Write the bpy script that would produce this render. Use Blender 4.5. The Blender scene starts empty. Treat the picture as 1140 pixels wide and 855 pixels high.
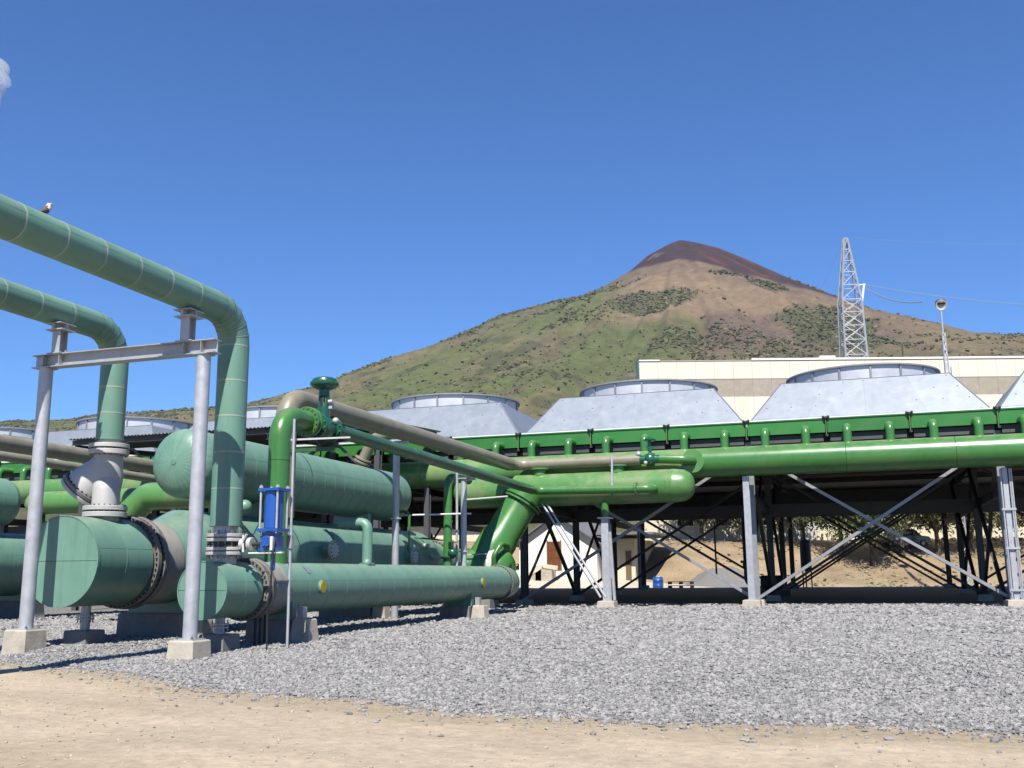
import bpy, math, random
import numpy as np
from mathutils import Vector, Matrix
random.seed(7)
rng = np.random.default_rng(11)
S = bpy.context.scene
COL = S.collection
R = math.radians
V = Vector

# ------------------------------------------------------------------ camera
yaw, pit, roll = R(18.4), R(10.8), R(0.5)
R0 = V((math.cos(yaw), math.sin(yaw), 0)); FH = V((-math.sin(yaw), math.cos(yaw), 0)); ZA = V((0, 0, 1))
FW = FH * math.cos(pit) + ZA * math.sin(pit); U0 = -FH * math.sin(pit) + ZA * math.cos(pit)
RC = R0 * math.cos(roll) - U0 * math.sin(roll); UC = U0 * math.cos(roll) + R0 * math.sin(roll)
cam = bpy.data.cameras.new('camera'); camo = bpy.data.objects.new('camera', cam); COL.objects.link(camo)
camo.matrix_world = Matrix(((RC.x, UC.x, -FW.x, 0), (RC.y, UC.y, -FW.y, 0), (RC.z, UC.z, -FW.z, 1.65), (0, 0, 0, 1)))
cam.sensor_width = 36; cam.lens = 1120 / 1140 * 36; cam.clip_start = .1; cam.clip_end = 40000
S.camera = camo

# ------------------------------------------------------------------ light
SUN_EL, SUN_AZ = R(53), R(14)          # sun behind the camera, a little to its right (azimuth from -Y towards +X)
sd = V((math.sin(SUN_AZ) * math.cos(SUN_EL), -math.cos(SUN_AZ) * math.cos(SUN_EL), math.sin(SUN_EL)))
W = bpy.data.worlds.new('World'); S.world = W; W.use_nodes = True
nt = W.node_tree; nt.nodes.clear()
sk = nt.nodes.new('ShaderNodeTexSky'); sk.sky_type = 'NISHITA'; sk.sun_disc = False
sk.sun_elevation = SUN_EL; sk.sun_rotation = math.atan2(sd.x, sd.y)
sk.altitude = 0; sk.air_density = 1.0; sk.dust_density = 0.0; sk.ozone_density = 10.0
bg = nt.nodes.new('ShaderNodeBackground'); bg.inputs[1].default_value = .066
ow = nt.nodes.new('ShaderNodeOutputWorld')
wb = nt.nodes.new('ShaderNodeVectorMath'); wb.operation = 'MULTIPLY'; wb.inputs[1].default_value = (.75, .905, 1.12)   # colour balance of the whole sky
nt.links.new(sk.outputs[0], wb.inputs[0]); nt.links.new(wb.outputs[0], bg.inputs[0]); nt.links.new(bg.outputs[0], ow.inputs[0])
sl = bpy.data.lights.new('sun', 'SUN'); sl.energy = 5.0; sl.angle = R(.53); sl.color = (1, .95, .87)
so = bpy.data.objects.new('sun', sl); COL.objects.link(so)
so.rotation_euler = (-sd).to_track_quat('-Z', 'Y').to_euler(); so.location = (20, -40, 60)
vs = S.view_settings; vs.view_transform = 'Standard'; vs.look = 'None'; vs.gamma = 1; vs.exposure = 1.06; vs.use_curve_mapping = False

# ------------------------------------------------------------------ noise
def _hash(ix, iy, s):
    h = (ix.astype(np.int64) * 374761393 + iy.astype(np.int64) * 668265263 + s * 1442695041) & 0xffffffff
    h = ((h ^ (h >> 13)) * 1274126177) & 0xffffffff
    return ((h ^ (h >> 16)) & 0xffff) / 65535.0
def vnoise(x, y, s=0):
    x = np.asarray(x, float); y = np.asarray(y, float)
    ix = np.floor(x); iy = np.floor(y); fx = x - ix; fy = y - iy
    fx = fx * fx * (3 - 2 * fx); fy = fy * fy * (3 - 2 * fy)
    a = _hash(ix, iy, s); b = _hash(ix + 1, iy, s); c = _hash(ix, iy + 1, s); d = _hash(ix + 1, iy + 1, s)
    return (a * (1 - fx) + b * fx) * (1 - fy) + (c * (1 - fx) + d * fx) * fy
def fbm(x, y, o=5, s=0, g=.5):
    t = 0; a = 1; n = 0
    for i in range(o):
        t = t + a * (vnoise(x * 2 ** i, y * 2 ** i, s + i) - .5); n += a; a *= g
    return t / n * 2
def sst(x, a, b):
    t = np.clip((np.asarray(x, float) - a) / (b - a), 0, 1); return t * t * (3 - 2 * t)

# ------------------------------------------------------------------ materials
MT = {}
K = .475          # overall albedo level that goes with the exposure
def mat(name, base, rough=.5, metal=0., var=.12, scale=3., detail=6, bump=0., bscale=40., dirt=None, dscale=.8, damt=.0,
        objvar=.06, coat=0., spec=.5, attr=None, island=0., stretch=None, dlo=.52, dhi=.68, dust=None, dustamt=0., streak=0.):
    m = bpy.data.materials.new(name); m.use_nodes = True; n = m.node_tree; L = n.links
    b = n.nodes['Principled BSDF']
    tc = n.nodes.new('ShaderNodeTexCoord'); src = tc.outputs['Object']
    if stretch:
        mp = n.nodes.new('ShaderNodeMapping'); mp.inputs['Scale'].default_value = stretch; L.new(src, mp.inputs[0]); src = mp.outputs[0]
    nz = n.nodes.new('ShaderNodeTexNoise'); nz.inputs['Scale'].default_value = scale; nz.inputs['Detail'].default_value = detail
    nz.inputs['Roughness'].default_value = .62; L.new(src, nz.inputs['Vector'])
    mr = n.nodes.new('ShaderNodeMapRange'); mr.inputs[1].default_value = .25; mr.inputs[2].default_value = .75
    mr.inputs[3].default_value = K * (1 - var); mr.inputs[4].default_value = K * (1 + var); L.new(nz.outputs[0], mr.inputs[0])
    fac = mr.outputs[0]
    if objvar:
        oi = n.nodes.new('ShaderNodeObjectInfo'); m2 = n.nodes.new('ShaderNodeMapRange')
        m2.inputs[3].default_value = 1 - objvar; m2.inputs[4].default_value = 1 + objvar; L.new(oi.outputs['Random'], m2.inputs[0])
        mm = n.nodes.new('ShaderNodeMath'); mm.operation = 'MULTIPLY'; L.new(fac, mm.inputs[0]); L.new(m2.outputs[0], mm.inputs[1]); fac = mm.outputs[0]
    if island:
        ge = n.nodes.new('ShaderNodeNewGeometry'); m2 = n.nodes.new('ShaderNodeMapRange')
        m2.inputs[3].default_value = 1 - island; m2.inputs[4].default_value = 1 + island; L.new(ge.outputs['Random Per Island'], m2.inputs[0])
        mm = n.nodes.new('ShaderNodeMath'); mm.operation = 'MULTIPLY'; L.new(fac, mm.inputs[0]); L.new(m2.outputs[0], mm.inputs[1]); fac = mm.outputs[0]
    cm = n.nodes.new('ShaderNodeVectorMath'); cm.operation = 'SCALE'
    if attr:
        at = n.nodes.new('ShaderNodeAttribute'); at.attribute_name = attr; L.new(at.outputs['Color'], cm.inputs[0])
    else:
        cm.inputs[0].default_value = base
    L.new(fac, cm.inputs['Scale']); col = cm.outputs[0]
    if dirt and damt:
        dn = n.nodes.new('ShaderNodeTexNoise'); dn.inputs['Scale'].default_value = dscale; dn.inputs['Detail'].default_value = 8
        dn.inputs['Roughness'].default_value = .66; L.new(src, dn.inputs['Vector'])
        dr = n.nodes.new('ShaderNodeMapRange'); dr.inputs[1].default_value = dlo; dr.inputs[2].default_value = dhi; dr.inputs[4].default_value = damt
        L.new(dn.outputs[0], dr.inputs[0])
        mx = n.nodes.new('ShaderNodeMix'); mx.data_type = 'RGBA'; L.new(dr.outputs[0], mx.inputs[0]); L.new(col, mx.inputs[6]); mx.inputs[7].default_value = (*[K * q for q in dirt], 1)
        col = mx.outputs[2]
    if streak:
        sm = n.nodes.new('ShaderNodeMapping'); sm.inputs['Scale'].default_value = (5, 5, .35); L.new(tc.outputs['Object'], sm.inputs[0])
        sn = n.nodes.new('ShaderNodeTexNoise'); sn.inputs['Scale'].default_value = 1.6; sn.inputs['Detail'].default_value = 5; L.new(sm.outputs[0], sn.inputs['Vector'])
        sr = n.nodes.new('ShaderNodeMapRange'); sr.inputs[1].default_value = .55; sr.inputs[2].default_value = .75; sr.inputs[3].default_value = 1; sr.inputs[4].default_value = 1 - streak; L.new(sn.outputs[0], sr.inputs[0])
        sv = n.nodes.new('ShaderNodeVectorMath'); sv.operation = 'SCALE'; L.new(col, sv.inputs[0]); L.new(sr.outputs[0], sv.inputs['Scale']); col = sv.outputs[0]
    if dust:        # settled dust lies on upward faces
        gn = n.nodes.new('ShaderNodeNewGeometry'); sx = n.nodes.new('ShaderNodeSeparateXYZ'); L.new(gn.outputs['Normal'], sx.inputs[0])
        d1 = n.nodes.new('ShaderNodeMapRange'); d1.inputs[1].default_value = .45; d1.inputs[2].default_value = 1; d1.inputs[4].default_value = dustamt; L.new(sx.outputs['Z'], d1.inputs[0])
        dz = n.nodes.new('ShaderNodeTexNoise'); dz.inputs['Scale'].default_value = 2.3; dz.inputs['Detail'].default_value = 8; dz.inputs['Roughness'].default_value = .7; L.new(tc.outputs['Object'], dz.inputs['Vector'])
        d2 = n.nodes.new('ShaderNodeMapRange'); d2.inputs[1].default_value = .35; d2.inputs[2].default_value = .68; L.new(dz.outputs[0], d2.inputs[0])
        dm = n.nodes.new('ShaderNodeMath'); dm.operation = 'MULTIPLY'; L.new(d1.outputs[0], dm.inputs[0]); L.new(d2.outputs[0], dm.inputs[1])
        mx2 = n.nodes.new('ShaderNodeMix'); mx2.data_type = 'RGBA'; L.new(dm.outputs[0], mx2.inputs[0]); L.new(col, mx2.inputs[6]); mx2.inputs[7].default_value = (*[K * q for q in dust], 1); col = mx2.outputs[2]
    L.new(col, b.inputs['Base Color'])
    rr = n.nodes.new('ShaderNodeMapRange'); rr.inputs[3].default_value = max(.04, rough - .1); rr.inputs[4].default_value = min(1, rough + .12); L.new(nz.outputs[0], rr.inputs[0])
    L.new(rr.outputs[0], b.inputs['Roughness'])
    b.inputs['Metallic'].default_value = metal; b.inputs['Specular IOR Level'].default_value = spec
    b.inputs['Coat Weight'].default_value = coat; b.inputs['Coat Roughness'].default_value = .12
    if bump:
        bn = n.nodes.new('ShaderNodeTexNoise'); bn.inputs['Scale'].default_value = bscale; bn.inputs['Detail'].default_value = 6; L.new(src, bn.inputs['Vector'])
        bp = n.nodes.new('ShaderNodeBump'); bp.inputs['Strength'].default_value = bump; bp.inputs['Distance'].default_value = .02; L.new(bn.outputs[0], bp.inputs['Height']); L.new(bp.outputs[0], b.inputs['Normal'])
    MT[name] = m
    return m
mat('clad', (.205, .410, .312), .42, var=.09, scale=1.3, bump=.20, bscale=3.5, dirt=(.27, .37, .28), damt=.25, dscale=1.1, objvar=.06, dust=(.52, .52, .40), dustamt=.55, streak=.16)
mat('clad_seam', (.44, .54, .44), .45, var=.15)
mat('pipe_green', (.074, .275, .060), .28, var=.10, scale=1.2, dirt=(.24, .31, .13), damt=.30, dscale=.7, coat=.15, objvar=.05, dust=(.55, .52, .36), dustamt=.45, streak=.15)
mat('pipe_green_faded', (.125, .345, .092), .34, var=.12, scale=.9, dirt=(.36, .42, .21), damt=.5, dscale=.5, coat=.1, dlo=.50, dhi=.58, objvar=.03, dust=(.6, .58, .4), dustamt=.5, streak=.15)
mat('box_green', (.040, .265, .045), .38, var=.10, scale=.8, dirt=(.12, .22, .07), damt=.4, objvar=.12)
mat('valve_green', (.012, .135, .070), .32, var=.12, coat=.3)
mat('dark_pipe_green', (.05, .17, .075), .38, var=.1, dirt=(.28, .29, .2), damt=.4, dscale=1.2)
mat('tan', (.345, .32, .225), .42, var=.12, scale=1.5, dirt=(.20, .17, .11), damt=.5, dscale=1.3, dust=(.62, .56, .42), dustamt=.5, streak=.15)
mat('galv', (.72, .745, .79), .45, metal=.40, var=.14, scale=5, dirt=(.58, .59, .62), damt=.5, dscale=3, bump=.05, bscale=30)
mat('sheet', (.36, .412, .49), .45, metal=.30, var=.07, scale=2.2, dirt=(.52, .55, .58), damt=.45, dscale=.9, bump=.12, bscale=1.6, objvar=.05)
mat('ring', (.86, .89, .94), .40, metal=.35, var=.10, scale=2, dirt=(1.1, 1.1, 1.08), damt=.5, dscale=1.5, objvar=.10, bump=.05, bscale=4)
mat('rim', (.40, .42, .46), .5, metal=.2, var=.1)
mat('silver', (.72, .72, .71), .55, metal=.15, var=.10, scale=2, bump=.25, bscale=60, dirt=(.50, .48, .45), damt=.4)
mat('flange_grey', (.27, .255, .235), .6, metal=.1, var=.15, scale=3, dirt=(.16, .13, .11), damt=.6, dscale=2)
mat('neck_grey', (.40, .385, .34), .6, var=.14, scale=2, dirt=(.24, .21, .17), damt=.5, dscale=1.5)
mat('steel_bolt', (.34, .33, .31), .5, metal=.6, var=.25, scale=9)
mat('dark_bolt', (.045, .04, .038), .6, var=.2)
mat('dark_and_shaded_steel', (.105, .112, .118), .6, metal=.2, var=.2, scale=2, dirt=(.13, .10, .07), damt=.4)  # dark base colour; on the cooler frame it also holds the shade
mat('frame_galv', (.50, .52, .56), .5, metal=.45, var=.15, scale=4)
mat('fin_block', (.06, .065, .07), .7, metal=.2, var=.3, scale=4)
mat('blue', (.02, .13, .60), .30, var=.10, coat=.4)
mat('yellow', (.62, .50, .03), .45, var=.1)
mat('rubber', (.02, .02, .022), .7)
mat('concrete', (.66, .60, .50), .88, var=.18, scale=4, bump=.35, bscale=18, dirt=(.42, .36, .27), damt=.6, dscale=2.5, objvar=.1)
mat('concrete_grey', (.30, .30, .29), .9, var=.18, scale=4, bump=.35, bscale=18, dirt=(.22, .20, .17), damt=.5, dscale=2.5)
mat('gravel_bed', (.24, .235, .225), .95, var=.4, scale=14, bump=.9, bscale=22, objvar=0)
mat('stone', (.365, .358, .352), .85, var=.12, scale=2, island=.36, objvar=0, bump=.2, bscale=50)
mat('dirt', (.55, .455, .35), .95, var=.16, scale=.45, detail=10, bump=.45, bscale=9, dirt=(.52, .42, .30), damt=.55, dscale=.4, objvar=0, attr='Col', stretch=(.55, 1, 1))
def grain(name, scale, lo, hi, bump, dist):
    m = MT[name]; n = m.node_tree; L = n.links; b = n.nodes['Principled BSDF']; lk = b.inputs['Base Color'].links[0].from_socket
    tc = n.nodes.new('ShaderNodeTexCoord'); nz = n.nodes.new('ShaderNodeTexNoise'); nz.inputs['Scale'].default_value = scale; nz.inputs['Detail'].default_value = 9; nz.inputs['Roughness'].default_value = .75
    L.new(tc.outputs['Object'], nz.inputs['Vector']); mr = n.nodes.new('ShaderNodeMapRange'); mr.inputs[1].default_value = .3; mr.inputs[2].default_value = .7; mr.inputs[3].default_value = lo; mr.inputs[4].default_value = hi; L.new(nz.outputs[0], mr.inputs[0])
    vm = n.nodes.new('ShaderNodeVectorMath'); vm.operation = 'SCALE'; L.new(lk, vm.inputs[0]); L.new(mr.outputs[0], vm.inputs['Scale']); L.new(vm.outputs[0], b.inputs['Base Color'])
    bp = n.nodes.new('ShaderNodeBump'); bp.inputs['Strength'].default_value = bump; bp.inputs['Distance'].default_value = dist; L.new(nz.outputs[0], bp.inputs['Height'])
    if b.inputs['Normal'].links: L.new(b.inputs['Normal'].links[0].from_socket, bp.inputs['Normal'])
    L.new(bp.outputs[0], b.inputs['Normal'])
grain('dirt', 5.5, .72, 1.22, .9, .05)
mat('clod', (.56, .47, .35), .95, island=.3, objvar=0)
mat('mountain', (.1, .1, .05), .95, var=.22, scale=.02, detail=10, objvar=0, attr='Col', spec=.1)
grain('mountain', .035, .72, 1.25, 0.0, 1)
mat('bush', (.055, .066, .026), .9, var=.1, scale=.05, island=.45, objvar=0, spec=.1, attr='Col')
mat('white_wall', (1.4, 1.36, 1.2), .85, var=.04, scale=1.2, dirt=(.7, .6, .42), damt=.2, dscale=.5)
mat('cream', (1.0, .92, .70), .85, var=.05, scale=1.2, dirt=(.55, .44, .28), damt=.25, dscale=.35, bump=.05, bscale=20)
mat('cream_panel', (.97, .92, .78), .7, var=.04, scale=.6, dirt=(.85, .70, .45), damt=.25, dscale=.25, objvar=.015, stretch=(1, 1, .25))
mat('sheet_panel', (.50, .44, .35), .65, var=.16, scale=2, objvar=.10, dirt=(.48, .45, .38), damt=.5, dscale=.9)
mat('white_trim', (1.2, 1.19, 1.12), .6, var=.05)
mat('door_brown', (.24, .075, .022), .5, var=.15, scale=3, stretch=(6, 6, .7))
mat('roof_tin', (.33, .33, .37), .5, metal=.3, var=.15)
mat('glass', (.03, .04, .05), .08, var=.1, spec=.8)
mat('teal', (.02, .16, .17), .5)
mat('bark', (.115, .09, .065), .9, var=.3, scale=6, bump=.6, bscale=20)
mat('leaf', (.085, .11, .028), .55, var=.2, scale=.8, island=.45, objvar=.12)
mat('leaf_dry', (.15, .14, .045), .6, var=.2, scale=.8, island=.45, objvar=.12)
mat('plastic_blue', (.02, .13, .55), .4, var=.08)
mat('wood', (.22, .15, .08), .8, var=.25, scale=8)
mat('feather_white', (.80, .78, .74), .8, var=.06)
mat('feather_brown', (.12, .095, .08), .8, var=.2, scale=30)
mat('wire', (.35, .36, .38), .5)
mat('lamp', (.75, .74, .70), .35, var=.05)
mat('red_soil', (.20, .10, .065), .95, var=.3)

# ------------------------------------------------------------------ mesh helpers
def link_mesh(name, verts, faces, mats, midx=None, smooth=35, parent=None, origin=(0, 0, 0)):
    me = bpy.data.meshes.new(name)
    o0 = V(origin)
    me.from_pydata([tuple(V(v) - o0) for v in verts], [], faces)
    for m in mats: me.materials.append(MT[m])
    if midx: me.polygons.foreach_set('material_index', midx)
    if smooth:
        me.polygons.foreach_set('use_smooth', [True] * len(me.polygons))
        me.set_sharp_from_angle(angle=R(smooth))
    me.update()
    o = bpy.data.objects.new(name, me); COL.objects.link(o)
    if parent is not None: o.parent = parent
    return o

class MB:
    """collects shapes in world coordinates"""
    def __init__(s): s.v = []; s.f = []; s.m = []; s.cur = 0
    def face(s, *i): s.f.append(tuple(i)); s.m.append(s.cur)
    def box(s, c, d, rz=0, taper=(1, 1), axes=None):
        c = V(c); b = len(s.v); hx, hy, hz = d[0] / 2, d[1] / 2, d[2] / 2
        if axes is None:
            ex = V((math.cos(rz), math.sin(rz), 0)); ey = V((-math.sin(rz), math.cos(rz), 0)); ez = ZA
        else: ex, ey, ez = axes
        for k in (-1, 1):
            tx, ty = (1, 1) if k < 0 else taper
            for i, j in ((-1, -1), (1, -1), (1, 1), (-1, 1)):
                s.v.append(c + ex * (i * hx * tx) + ey * (j * hy * ty) + ez * (k * hz))
        for q in ((3, 2, 1, 0), (4, 5, 6, 7), (0, 1, 5, 4), (1, 2, 6, 5), (2, 3, 7, 6), (3, 0, 4, 7)): s.face(*[b + t for t in q])
        return s
    def bar(s, p0, p1, w, h, up=ZA):
        p0 = V(p0); p1 = V(p1); ex = (p1 - p0); L = ex.length; ex.normalize()
        ey = V(up).cross(ex)
        if ey.length < 1e-4: ey = V((1, 0, 0)).cross(ex)
        ey.normalize(); ez = ex.cross(ey)
        return s.box((p0 + p1) / 2, (L, w, h), axes=(ex, ey, ez))
    def angle(s, p0, p1, w, t=.012, up=ZA):
        p0 = V(p0); p1 = V(p1); ex = (p1 - p0).normalized(); ey = V(up).cross(ex).normalized(); ez = ex.cross(ey)
        s.box((p0 + p1) / 2 + ez * (w / 2), ((p1 - p0).length, t, w), axes=(ex, ey, ez))
        s.box((p0 + p1) / 2 + ey * (w / 2 + t / 2), ((p1 - p0).length, w, t), axes=(ex, ey, ez)); return s
    def ibeam(s, p0, p1, h, w, t=.02, up=ZA):
        p0 = V(p0); p1 = V(p1); ex = (p1 - p0).normalized(); ey = V(up).cross(ex).normalized(); ez = ex.cross(ey); L = (p1 - p0).length; c = (p0 + p1) / 2
        s.box(c, (L, t * .8, h - 2 * t), axes=(ex, ey, ez))
        for k in (-1, 1): s.box(c + ez * (k * (h - t) / 2), (L, w, t), axes=(ex, ey, ez))
        return s
    def lathe(s, prof, o, ax, seg=28, mats=None, a0=0, a1=None):
        o = V(o); ax = V(ax).normalized(); t = V((0, 0, 1)) if abs(ax.z) < .9 else V((1, 0, 0))
        e1 = (t - ax * t.dot(ax)).normalized(); e2 = ax.cross(e1); full = a1 is None
        n = seg if full else seg + 1; b = len(s.v); rings = []
        for (z, r) in prof:
            if r < 1e-5: rings.append([len(s.v)] * n); s.v.append(o + ax * z)
            else:
                rg = []
                for k in range(n):
                    a = 2 * math.pi * k / seg if full else a0 + (a1 - a0) * k / seg
                    rg.append(len(s.v)); s.v.append(o + ax * z + (e1 * math.cos(a) + e2 * math.sin(a)) * r)
                rings.append(rg)
        for i in range(len(rings) - 1):
            if mats: s.cur = mats[i]
            A, B = rings[i], rings[i + 1]
            for k in range(seg):
                k2 = (k + 1) % n
                q = [A[k], A[k2], B[k2], B[k]]; u = []
                for x in q:
                    if x not in u: u.append(x)
                if len(u) > 2: s.face(*u)
        s.cur = 0
        return s
    def cyl(s, p0, p1, r, r1=None, seg=16, ch=0):
        p0 = V(p0); p1 = V(p1); L = (p1 - p0).length; r1 = r if r1 is None else r1
        if ch: pr = [(0, 0), (0, r - ch), (ch, r), (L - ch, r1), (L, r1 - ch), (L, 0)]
        else: pr = [(0, 0), (0, r), (L, r1), (L, 0)]
        return s.lathe(pr, p0, p1 - p0, seg)
    def sweep(s, path, r, seg=20, caps=True):
        path = [V(p) for p in path]; n = len(path); rs = r if isinstance(r, (list, tuple)) else [r] * n
        T = []
        for i in range(n):
            if i == 0: t = path[1] - path[0]
            elif i == n - 1: t = path[-1] - path[-2]
            else: t = (path[i + 1] - path[i]).normalized() + (path[i] - path[i - 1]).normalized()
            T.append(t.normalized())
        e = V((0, 0, 1)) if abs(T[0].z) < .9 else V((1, 0, 0))
        e1 = (e - T[0] * e.dot(T[0])).normalized(); rings = []
        for i in range(n):
            e1 = (e1 - T[i] * e1.dot(T[i])).normalized(); e2 = T[i].cross(e1); rg = []
            for k in range(seg):
                a = 2 * math.pi * k / seg; rg.append(len(s.v)); s.v.append(path[i] + (e1 * math.cos(a) + e2 * math.sin(a)) * rs[i])
            rings.append(rg)
        for i in range(n - 1):
            for k in range(seg):
                k2 = (k + 1) % seg; s.face(rings[i][k], rings[i][k2], rings[i + 1][k2], rings[i + 1][k])
        if caps: s.face(*rings[0][::-1]); s.face(*rings[-1])
        return s
    def bolts(s, c, ax, rad, n, r=.022, L=.06):
        c = V(c); ax = V(ax).normalized(); t = V((0, 0, 1)) if abs(ax.z) < .9 else V((1, 0, 0))
        e1 = (t - ax * t.dot(ax)).normalized(); e2 = ax.cross(e1)
        for k in range(n):
            a = 2 * math.pi * (k + .5) / n; p = c + (e1 * math.cos(a) + e2 * math.sin(a)) * rad
            s.cyl(p - ax * L / 2, p + ax * L / 2, r, seg=6)
        return s
    def sph(s, c, r, sc=(1, 1, 1), seg=12, rings=8):
        b0 = len(s.v); pr = [(-r * math.cos(math.pi * i / rings), r * math.sin(math.pi * i / rings)) for i in range(rings + 1)]
        pr[0] = (-r, 0); pr[-1] = (r, 0)
        s.lathe(pr, (0, 0, 0), (0, 0, 1), seg)
        for i in range(b0, len(s.v)): q = s.v[i]; s.v[i] = V((q.x * sc[0] + c[0], q.y * sc[1] + c[1], q.z * sc[2] + c[2]))
        return s
    def build(s, name, mats, parent=None, kind=None, label=None, smooth=35):
        if isinstance(mats, str): mats = [mats]
        org = ORG.get(parent.name, (0, 0, 0)) if parent is not None else (0, 0, 0)
        o = link_mesh(name, s.v, s.f, mats, s.m if len(mats) > 1 else None, smooth, parent, org)
        if parent is not None: ORG[o.name] = org
        if kind: o['kind'] = kind
        if label: o['label'] = label
        return o
ORG = {}
def thing(name, loc, label, cat, group=None):
    o = bpy.data.objects.new(name, None); COL.objects.link(o); o.location = loc; o.empty_display_size = .3
    o['label'] = label; o['category'] = cat
    if group: o['group'] = group
    ORG[o.name] = tuple(loc)
    return o
def tag(o, label, cat, group=None):
    o['label'] = label; o['category'] = cat
    if group: o['group'] = group
    return o
def put(name, me, parent, loc, rot=(0, 0, 0), label=None):
    """a piece that shares mesh data; loc in world coordinates"""
    o = bpy.data.objects.new(name, me); COL.objects.link(o); o.parent = parent
    o.location = V(loc) - V(ORG[parent.name]); o.rotation_euler = rot
    if label: o['label'] = label
    return o
def mesh_only(b, name, mats, smooth=35):
    o = b.build(name, mats, None, smooth=smooth); me = o.data; bpy.data.objects.remove(o); return me
def arc(pts, rad, n=8):
    pts = [V(p) for p in pts]; out = [pts[0]]
    for i in range(1, len(pts) - 1):
        a = (pts[i - 1] - pts[i]); b = (pts[i + 1] - pts[i]); la, lb = a.length, b.length; a.normalize(); b.normalize()
        th = a.angle(b); d = min(rad / math.tan(th / 2), la * .98, lb * .98); rr = d * math.tan(th / 2)
        c = pts[i] + (a + b).normalized() * (rr / math.sin(th / 2)); p0 = pts[i] + a * d; p1 = pts[i] + b * d
        u0 = (p0 - c); u1 = (p1 - c); ang = u0.angle(u1); axn = u0.cross(u1).normalized()
        for k in range(n + 1): out.append(c + Matrix.Rotation(ang * k / n, 3, axn) @ u0)
    out.append(pts[-1]); return out
SEC = {}
def clad_run(parent, p0, p1, r, n, name='cladding_section', seg=48, bead=.004, seam='clad_seam'):
    """n sheet-metal cladding sections with a raised lap seam at each start, sharing one mesh"""
    p0 = V(p0); p1 = V(p1); L = (p1 - p0).length / n; ax = (p1 - p0).normalized()
    key = (round(L, 4), round(r, 4), tuple(round(x, 3) for x in ax))
    if key not in SEC:
        b = MB(); b.lathe([(0, r - .03), (0, r + bead), (.035, r + bead), (.04, r), (L * .5, r + .002), (L + .004, r), (L + .004, r - .03)], (0, 0, 0), ax, seg, mats=[1, 1, 1, 0, 0, 0])
        if abs(ax.z) < .1:
            for k_ in range(2):
                a_ = R((-74, -70)[k_]) ; rr_ = r + .004
                b.v += [V((-rr_ * math.sin(a_), 0, rr_ * math.cos(a_))) + ax * .04, V((-rr_ * math.sin(a_), 0, rr_ * math.cos(a_))) + ax * L]
            q_ = len(b.v); b.cur = 0; b.face(q_ - 4, q_ - 3, q_ - 1, q_ - 2); b.cur = 0
        SEC[key] = mesh_only(b, name, ['clad', seam])
    for k in range(n): put(name, SEC[key], parent, p0 + ax * (L * k))
def clad_elbow(parent, c, r0, rad, u0, u1, n=5, name='elbow_segment'):
    """mitred cladding elbow about centre c from direction u0 to u1 (unit, perpendicular)"""
    c = V(c); u0 = V(u0); u1 = V(u1); axn = u0.cross(u1)
    seg = 36
    for i in range(n):
        b = MB(); rg = []
        for (th, ro) in ((i / n, .008), (i / n + .022, .008), (i / n + .026, 0), ((i + 1) / n, 0)):
            a = th * math.pi / 2; u = u0 * math.cos(a) + u1 * math.sin(a); row = []
            for k in range(seg):
                q = 2 * math.pi * k / seg; row.append(len(b.v)); b.v.append(c + u * (rad + (r0 + ro) * math.cos(q)) + axn * ((r0 + ro) * math.sin(q)))
            rg.append(row)
        for j in range(3):
            b.cur = 1 if j < 2 else 0
            for k in range(seg): k2 = (k + 1) % seg; b.face(rg[j][k], rg[j + 1][k], rg[j + 1][k2], rg[j][k2])
        b.build(name, ['clad', 'clad_seam'], parent)
def half_caps(parent, y, x, z, r, name='end_panel'):
    """flat two-piece end cover facing -Y"""
    for a0 in (-math.pi / 2, math.pi / 2):
        b = MB(); N = 30; vs_ = []
        for k in range(N + 1):
            a = a0 + math.pi / 2 * 0 + math.pi * k / N + math.pi / 2
            vs_.append((x + r * math.cos(a), z + r * math.sin(a)))
        off = .005 if vs_[N // 2][1] > z else -.005
        for yy, rr in ((y, 1), (y + .05, 1)):
            for (px, pz) in vs_: b.v.append(V((px, yy, pz + off)))
        M = N + 1
        b.face(*range(M)); 
        for k in range(N): b.face(k, M + k, M + k + 1, k + 1)
        b.face(0, N, M + N, M)
        o = b.build(name, 'clad', parent, smooth=30)
    b = MB(); b.bolts((x, y - .004, z), (0, 1, 0), r - .035, int(r * 40), .008, .012); b.build('rivets', 'clad_seam', parent, kind='stuff')
    b = MB(); b.lathe([(-.012, r - .01), (-.012, r + .012), (.05, r + .012), (.05, r - .01)], (x, y, z), (0, 1, 0), 48); b.build('cover_rim', 'clad', parent)
def flange(parent, c, ax, r, t, bore, nb, mt='silver', bm='dark_bolt', name='flange', br=.022):
    b = MB(); c = V(c); ax = V(ax).normalized()
    b.lathe([(-t / 2, bore), (-t / 2, r - .01), (-t / 2 + .01, r), (t / 2 - .01, r), (t / 2, r - .01), (t / 2, bore)], c, ax, 36)
    f = b.build(name, mt, parent)
    if nb:
        b = MB(); b.bolts(c, ax, r - .05, nb, br, t + .07); b.build('bolts', bm, parent, kind='stuff')
    return f
def plinth(parent, x, y, z0, z1, sx, sy, m='concrete', taper=.86, name='concrete_footing', rz=0):
    b = MB(); c = .03
    H = z1 - z0
    b.box((x, y, z0 + (H - c) / 2), (sx, sy, H - c), rz, (taper, taper))
    b.box((x, y, z1 - c / 2), (sx * taper, sy * taper, c), rz, ((sx * taper - .04) / (sx * taper), (sy * taper - .04) / (sy * taper)))
    return b.build(name, m, parent, smooth=0)

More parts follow.
